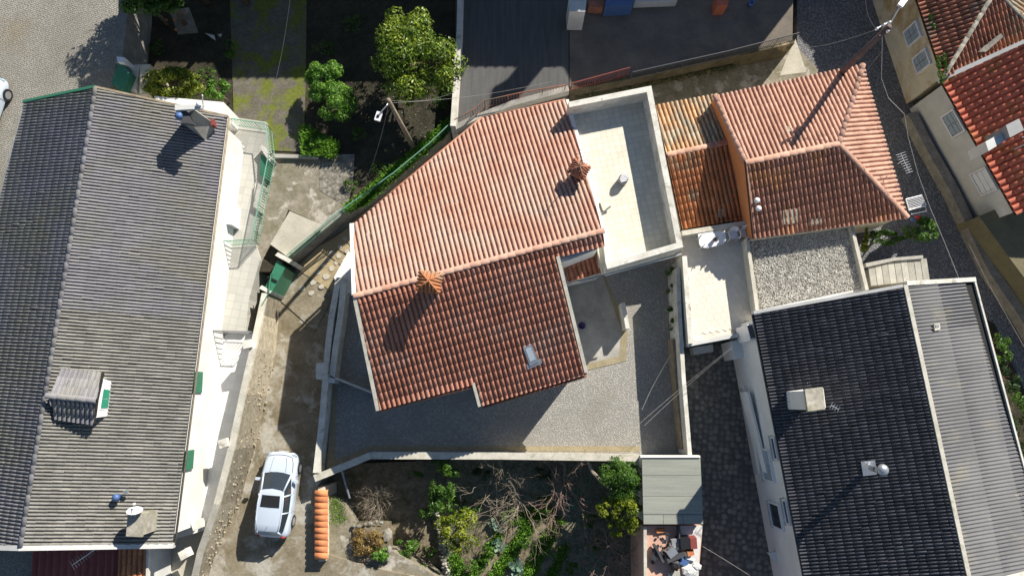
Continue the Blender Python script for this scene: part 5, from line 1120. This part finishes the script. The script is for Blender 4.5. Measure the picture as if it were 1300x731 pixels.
for q_, (x, y, sz, m_) in enumerate([(600, 640, .45, 'leafg'), (575, 640, .35, 'leafg'), (690, 640, .45, 'leafg'), (705, 700, .3, 'leafb'), (745, 660, .4, 'leafg'), (755, 690, .35, 'leafg'), (595, 715, .35, 'leafb'), (620, 700, .28, 'leafb'), (665, 690, .28, 'leafb'), (540, 650, .3, 'leafg'), (545, 700, .3, 'leafg'), (725, 720, .3, 'leafg'), (650, 655, .4, 'leafg'), (560, 590, .4, 'leafg'), (690, 600, .35, 'leafd'), (610, 600, .35, 'leafd')]):
    tree('scrub_clump', x, y, -1.3, -1.8, (sz*1.3, sz, sz*.8), 620, .05, m_, 'low leafy scrub clump '+['under the bare trees, left end', 'right of the ivy bush', 'under the reddish shrub', 'on the path beside the lit rows', 'below the lemon bush', 'left of the reddish bottom bush', 'at the bottom of the lit bed', 'between the cabbages', 'beside the right hand weed row', 'left of the stone edging, upper', 'left of the stone edging, lower', 'at the bottom edge in the shade', 'above the lit soil', 'high up beside the cream wall, left', 'close under the cream wall, right', 'close under the cream wall, middle'][q_], 'shrub', 400+q_, 14, .02, 'scrub clumps in the lower garden')
for q_, (x, y, sz) in enumerate([(455, 170, .4), (480, 215, .4), (560, 130, .35), (410, 60, .5), (450, 30, .5), (260, 95, .4), (200, 60, .4), (445, 235, .35)]):
    tree('garden_weed', x, y, 1.4, 1.2, (sz*1.2, sz, sz*.5), 420, .05, 'leafg', 'low weed clump '+['between round shrub and lamp pole', 'just left of the leaning lamp pole', 'beside the white yard wall below the fruit tree', 'left of the fruit tree by the mossy slab', 'at the top between slab and fruit tree', 'behind the yellow bush', 'in the dark corner below the top trees', 'at the fence near the rubble patch'][q_], 'weeds', 430+q_, 12, .02, 'weeds on the dark upper garden soil')
# stone edging and planter stones, each a stone
def stone(px, py, z, d, label, name='edging_stone', group=None):
    o = MB().rock(W(px, py, z), d).build(name, M['stone'], None, False); return tag(o, label, 'stone', group)
t = thing('stone_edging', W(560, 680, -1.8), 'crooked line of old stones dividing the lower garden', 'stone edging')
for k in range(20):
    c_ = W(552+.85*k+random.uniform(-1.5, 1.5), 640+5.0*k, -1.5); MB().rock(c_, (random.uniform(.3, .45), random.uniform(.22, .32), .5)).build('stone', M['stone'], t)
t = thing('planter_edge', W(455, 670, -1), 'ring of rough grey stones round the small shrub planter', 'planter')
for x, y, a, b in ((449, 667, .22, .2), (456, 668, .3, .22), (463, 665, .2, .2), (470, 664, .28, .2), (478, 662, .2, .24), (484, 663, .26, .2), (492, 679, .5, .75), (494, 697, .32, .5), (492, 709, .25, .3)):
    MB().rock(W(x, y, .0), (a, b, .2)).build('stone', M['edgest'] if a < .4 else M['stone'], t)
MB().prism(pts([(447, 668), (490, 668), (492, 712), (452, 712)], -.05), -1.9, -.05).build('planter_bed', M['lowsoil'], t)

# ------------------------------------------------------------------ street lamp, utility pole, cables
t = thing('street_lamp', W(527, 190, 1.2), 'leaning wooden street lamp pole between grass strip and dark garden', 'street lamp')
b_ = W(526.5, 190, 1.2); tp = W(493, 127, 7.3); MB().tube([b_, tp], [.14, .1], 8).build('pole', M['wood'], t, True)
hd = W(480.5, 148, 7.1); MB().tube([tp-Vector((0, 0, .15)), W(491, 134, 7.3), hd+Vector((0, 0, .12))], .03, 5).build('arm', M['alu'], t)
dv = (W(482, 141, 7.1)-W(478, 153, 7.1)).xy; an = math.atan2(dv.y, dv.x); MB().box(hd, (.42, .26, .1), an).build('lamp_head', M['plastic'], t); MB().box(hd+Vector((0, 0, .07)), (.12, .12, .05), an).build('sensor', M['black'], t)
t = thing('utility_pole', W(1068, 90, 0), 'tall brown utility pole with crossarms leaning over the street', 'utility pole')
tp = W(1129, 34, 7.9); bs = W(1068, 92, 0); bs = Vector((tp.x-.1, tp.y+.05, 0)); MB().tube([bs, tp], [.19, .12], 10).build('pole', M['polewood'], t, True)
for k, (x0, y0, x1, y1) in enumerate(((1111, 38, 1130, 28), (1117, 45, 1128, 34))): MB().tube([W(x0, y0, 7.7-k*.4), W(x1, y1, 7.7-k*.4)], .045, 5).build('crossarm', M['metal'], t)
for x, y in ((1112, 38), (1121, 33), (1126, 41), (1128, 30)): MB().lathe(W(x, y, 7.7), [(.05, 0), (.07, .08), (.04, .16)], 8).build('insulator', M['plastic'], t)
MB().tube([tp-Vector((0, 0, .2)), W(1143, 8, 8.0)], .035, 5).build('lamp_arm', M['alu'], t); MB().box(W(1146, 3, 8.0), (.5, .25, .12), .9).build('lamp_head', M['plastic'], t)
def cable(px, label, r=.007, sag=True):
    q = [W(*p) for p in px]
    if len(q) == 2: q = [q[0]+(q[1]-q[0])*(k/10)-Vector((0, 0, .4*math.sin(math.pi*k/10) if sag else 0)) for k in range(11)]
    tag(MB().tube(q, r, 4, False).build('overhead_cable', M['cable']), label, 'cable')
cable([(372, -30, 8), (337, 150, 4.2)], 'pale overhead cable crossing the dark garden to the grey roofed house')
cable([(1112, 38, 7.6), (1010, 62, 5.5)], 'overhead cable from the utility pole leftward over the street')
cable([(1111, 36, 7.6), (1100, -30, 9)], 'overhead cable from the utility pole up beyond the top edge')
cable([(1120, 45, 7.4), (1119, 100, 6.4), (1128, 125, 6), (1148, 145, 5.7), (1153, 175, 5.5), (1165, 220, 5), (1180, 262, 4.6), (1200, 310, 4.4), (1218, 355, 4.3)], 'long pale cable winding above the street beside the salmon roof', .013)
cable([(1126, 41, 7.6), (1152, 95, 6), (1168, 130, 3.5)], 'overhead cable from the utility pole to the old beige facade')
cable([(1230, 310, 3), (1252, 355, 3), (1300, 440, 3.5)], 'pale cable hanging along the street at the right edge', .011)
cable([(1119, 66, 6), (1100, 90, 4.6), (1098, 100, 4.5)], 'thin cable from the utility pole down to the salmon roof')
cable([(497, 128, 7.1), (576, 118, 6)], 'overhead cable from the street lamp to the side yard, upper'); cable([(497, 131, 7.0), (700, 104, 5)], 'overhead cable from the street lamp across the top eave, lower')
cable([(494, 130, 7.1), (462, 235, 2.4)], 'thin cable hanging from the street lamp to the green fence')
cable([(930, 440, 3.6), (800, 548, 3)], 'overhead cable from the black roofed house across the courtyard, upper'); cable([(928, 443, 3.5), (818, 540, 3)], 'overhead cable from the black roofed house across the courtyard, lower')
cable([(852, 450, 3), (815, 520, 3)], 'short cable above the right side of the courtyard'); cable([(892, 693, 2.5), (960, 735, 3)], 'cable running from the pink flat roof over the shaded lane')

# ------------------------------------------------------------------ things at the street and the top edge
t = thing('window_grille', W(1164, 262, 2.2), 'white barred balcony grille at the side of the salmon roofed house', 'grille')
q = [W(x, y, 2.6) for x, y in [(1150, 253), (1170, 248), (1176, 260), (1154, 267)]]; mb = MB(); mb.tube(q+[q[0]], .03, 5); mb.build('frame', M['plastic'], t)
for k in range(1, 7): MB().tube([q[0].lerp(q[3], k/7), q[1].lerp(q[2], k/7)], .018, 4).build('bar', M['plastic'], t)
MB().tube([W(1154, 266, 2.2), W(1175, 262, 2.2), W(1176, 268, 2.2), W(1157, 272, 2.2)], .03, 4).build('lower_rail', M['plastic'], t)
tag(MB().rock(W(1165, 276, 1.9), (.3, .25, .25)).build('red_flowers', M['red']), 'red flower pot by the white grille', 'flower pot'); tag(MB().rock(W(1159, 279, 1.9), (.3, .25, .2)).build('blue_cloth', M['blue']), 'blue cloth bundle below the white grille', 'cloth')
antenna(W(1140, 208, 4.0), .5, R(-70), 'white aerial at the street side eave of the salmon roof', 9, 1.0, .5, 'plastic')
box_thing('white_board', [(722, -2), (745, -2), (743, 15), (723, 15)], 1.4, 3.2, M['greyw'], 'white board or cabinet at the top edge beside the yard', 'cabinet')
box_thing('blue_tarp', [(770, -6), (804, -6), (804, 6), (768, 8)], 1.4, 2.4, M['blue'], 'blue covered box at the top edge of the yard', 'tarpaulin')
box_thing('brown_crate', [(748, -4), (768, -4), (766, 10), (747, 9)], 1.4, 2.0, M['terrF'], 'brown crate left of the blue covered box', 'crate')
box_thing('white_bench', [(806, -3), (860, -3), (860, 1), (806, 3)], 1.4, 1.95, M['greyw'], 'pale bench along the top edge of the yard', 'bench')
box_thing('red_cart', [(909, -4), (926, -4), (924, 7), (911, 8)], 1.4, 2.3, M['terrG'], 'red orange box at the top edge of the yard', 'box')
t = thing('round_tub', W(952, 7, 1.4), 'small blue round tub at the top edge of the yard', 'tub'); MB().lathe(W(952, 7, 1.42), [(.14, 0), (.18, .3), (.1, .31), (.07, .2)], 12).build('tub', M['blue'], t, True)
for i, (x, y) in enumerate([(224, 15), (233, 17), (211, 26), (222, 26), (223, 38)]):
    tag(MB().rock(W(x, y, 1.4), (.16, .16, .16)).build('fallen_fruit', M['brick']), ['orange fruit at the top left of the brown patch', 'orange fruit at the top right of the brown patch', 'largest orange fruit left of the brown patch', 'orange fruit in the middle of the brown patch', 'orange fruit at the bottom of the brown patch'][i], 'fruit', 'orange fruits in the dark garden')
t = thing('scrap_plastic', W(270, 46, 1.25), 'torn pale plastic sheet lying in the dark garden', 'plastic sheet'); MB().add([W(260, 42, 1.3), W(272, 45, 1.4), W(274, 52, 1.3), (W(268, 48, 1.45))], [(0, 1, 3), (1, 2, 3)]).add([W(276, 44, 1.3), W(282, 43, 1.4), W(280, 48, 1.3)], [(0, 1, 2)]).build('sheet', M['greyw'], t)

# ------------------------------------------------------------------ cars
def car(px, py, rz, label, sun_roof=True):
    """hatchback, x forward, standing at the ground point below pixel"""
    c0 = W(px, py, 0.004); t = thing('parked_car', c0, label, 'car'); m3 = Matrix.Rotation(rz, 3, 'Z')
    T_ = lambda p: c0+m3 @ Vector(p)
    # lower body: stations along x with half width, deck height, bottom height
    st = [(-2.06, .62, .62, .36), (-2.02, .76, .80, .26), (-1.85, .85, .93, .2), (-1.4, .885, .96, .18), (-.7, .89, .95, .17), (0, .89, .94, .17), (.6, .885, .93, .17), (.85, .88, .955, .18), (1.2, .87, .91, .19), (1.6, .84, .83, .2), (1.88, .76, .74, .22), (2.02, .62, .64, .26), (2.08, .42, .56, .32)]
    v = []; S_ = 9
    for x, hw, hd_, lo in st:
        prof = [(0, hd_+.025), (hw*.45, hd_+.02), (hw*.78, hd_), (hw*.93, hd_-.05), (hw, hd_-.2), (hw*1.0, (hd_+lo)/2-.02), (hw*.985, lo+.1), (hw*.93, lo), (0, lo)]
        for y, z in prof: v.append(T_((x, y, z)))
    n = len(st); f = []
    def idx(i, k, s): return i*S_+k if s > 0 else off+i*S_+k
    off = len(v)
    for x, hw, hd_, lo in st:
        prof = [(0, hd_+.025), (hw*.45, hd_+.02), (hw*.78, hd_), (hw*.93, hd_-.05), (hw, hd_-.2), (hw*1.0, (hd_+lo)/2-.02), (hw*.985, lo+.1), (hw*.93, lo), (0, lo)]
        for y, z in prof: v.append(T_((x, -y, z)))
    for i in range(n-1):
        for k in range(S_-1):
            f.append((idx(i, k, 1), idx(i, k+1, 1), idx(i+1, k+1, 1), idx(i+1, k, 1))[::-1]); f.append((idx(i, k, -1), idx(i, k+1, -1), idx(i+1, k+1, -1), idx(i+1, k, -1)))
    for i in (0, n-1):
        r_ = [idx(i, k, 1) for k in range(S_)]+[idx(i, k, -1) for k in range(S_-2, 0, -1)]; f.append(tuple(r_ if i == 0 else r_[::-1]))
    body = mk('body', v, f, M['carp'], t, True)
    import bmesh
    bm = bmesh.new(); bm.from_mesh(body.data); bmesh.ops.remove_doubles(bm, verts=bm.verts, dist=.001); bmesh.ops.recalc_face_normals(bm, faces=bm.faces); bm.to_mesh(body.data); bm.free()
    md = body.modifiers.new('smooth', 'SUBSURF'); md.levels = 2; md.render_levels = 2
    # greenhouse: base and roof outlines, glass between, white pillars
    
    roof_v = []
    XS = [(-1.66, .5, 1.37), (-1.6, .57, 1.41), (-1.3, .62, 1.45), (-.8, .64, 1.475), (-.3, .64, 1.475), (.1, .61, 1.45), (.26, .57, 1.415)]
    for x, y, z in XS:
        for s in (-1, -.72, 0, .72, 1): roof_v.append(T_((x+(.05 if abs(s) < 1 and x > 0 else 0)+(.06 if s == 0 and x > 0 else 0), y*s, z+(.03 if s == 0 else .02 if abs(s) < 1 else 0))))
    mk('roof', roof_v, [(i*5+k, (i+1)*5+k, (i+1)*5+k+1, i*5+k+1) for i in range(len(XS)-1) for k in range(4)], M['carp'], t, True)
    def pane(a, name='window', m='glass', inset=.0): return mk(name, a, [tuple(range(len(a)))], M[m], t)
    pane([T_(p) for p in ((1.02, -.68, .955), (1.1, -.3, .965), (1.12, 0, .97), (1.1, .3, .965), (1.02, .68, .955), (.27, .535, 1.41), (.33, 0, 1.445), (.27, -.535, 1.41))], 'windscreen')
    pane([T_(p) for p in ((-1.9, -.58, .97), (-1.66, -.47, 1.37), (-1.66, .47, 1.37), (-1.9, .58, .97))], 'rear_window', 'wglass')
    for s in (-1, 1):
        for x0, x1, x2, x3 in ((-1.72, -.82, -.82, -1.45), (-.74, .05, .0, -.74), (.1, .88, .24, .05)):
            def at(x, top):
                if top: k = max(0, min(1, (x+1.66)/.7)) ; y = .5+.105*min(1, k) if x < -.2 else .605-.06*max(0, (x+.2)/.46); z = 1.37+.09*min(1, (x+1.66)/.6) if x < -.9 else 1.455-.05*max(0, (x)/.26); return T_((x, (y+.006)*s, z-.01))
                y = .62+.2*min(1, (x+1.86)/.86) if x < -1 else (.815 if x < .1 else .815-.11*(x-.1)/.92); return T_((x, (y-.005)*s, .975))
            pane([at(x0, 0), at(x1, 0), at(x2, 1), at(x3, 1)], 'side_window')
        for a, b in (((1.02, .69, .955), (.26, .545, 1.415)), ((.08, .815, .965), (.02, .6, 1.46)), ((-.78, .805, .965), (-.78, .6, 1.46)), ((-1.88, .6, .96), (-1.64, .49, 1.385))):
            MB().tube([T_((a[0], a[1]*s, a[2])), T_((b[0], b[1]*s, b[2]))], .045, 6).build('pillar', M['carp'], t, True)
        MB().tube([T_((.26, .55*s, 1.42)), T_((-.3, .61*s, 1.47)), T_((-1.1, .6*s, 1.46)), T_((-1.62, .5*s, 1.39))], .035, 6).build('roof_rail', M['carp'], t, True)
        mb = MB(); mb.box(T_((.72, .96*s, .98)), (.14, .22, .13), rz, None, .8); mb.tube([T_((.74, .82*s, .95)), T_((.72, .92*s, .97))], .03, 5); mb.build('mirror', M['carp'], t)
        MB().box(T_((-.55, .895*s, .8)), (.18, .03, .03), rz).build('door_handle', M['carp'], t); MB().box(T_((.25, .895*s, .8)), (.18, .03, .03), rz).build('door_handle', M['carp'], t)
        MB().rock(T_((1.9, .6*s, .64)), (.32, .26, .14)).build('headlight', M['wglass'], t); MB().box(T_((-1.98, .62*s, .82)), (.05, .2, .12), rz).build('tail_light', M['red'], t)
        for x in (1.3, -1.28):
            c_ = T_((x, .8*s, .31)); ax = m3 @ Vector((0, 1, 0)); P_ = [c_-ax*.11, c_+ax*.11]
            tyre = MB().tube(P_, .31, 20).build('tyre', M['black'], t); MB().tube([c_-ax*.115, c_+ax*.115], .2, 14).build('rim', M['metal'], t)
    if sun_roof:
        mk('sunroof', [T_((x, y, z)) for x, y, z in ((.06, -.44, 1.492), (.06, .44, 1.492), (-.5, .47, 1.51), (-.5, -.47, 1.51))]+[T_((.06, 0, 1.51)), T_((-.5, 0, 1.53))], [(0, 4, 5, 3), (4, 1, 2, 5)], M['black'], t)
    MB().tube([T_((-1.4, 0, 1.48)), T_((-1.5, 0, 1.62))], .01, 4).build('aerial', M['black'], t)
    MB().box(T_((2.06, 0, .5)), (.04, .9, .1), rz).build('grille', M['black'], t); MB().box(T_((2.09, 0, .42)), (.02, .5, .1), rz).build('number_plate', M['plastic'], t)
    sm = MB(); sm.tube([T_((1.14, -.74, .93)), T_((1.6, -.7, .87)), T_((1.86, -.58, .775)), T_((1.93, -.3, .755)), T_((1.95, 0, .75)), T_((1.93, .3, .755)), T_((1.86, .58, .775)), T_((1.6, .7, .87)), T_((1.14, .74, .93))], .012, 4)
    for q_ in (-1, 1): sm.tube([T_((.95, .893*q_, .8)), T_((.98, .893*q_, .4))], .01, 4); sm.tube([T_((-.75, .897*q_, .85)), T_((-.75, .897*q_, .3))], .01, 4); sm.tube([T_((1.14, .4*q_, .965)), T_((1.85, .32*q_, .81))], .008, 4)
    sm.build('seam', M['mgrey'], t)
    for y in (-.3, .3): MB().tube([T_((1.1, y, .985)), T_((1.0, y+.35, .98))], .012, 4).build('wiper', M['black'], t)
    return t
car(357, 625, R(90-4.5), 'white hatchback with black sunroof parked on the concrete alley')
c0 = car(-14, 152, R(90-12), 'white car at the left edge on the pale plaza', False); c0.location = W(-16, 150, 3.01)
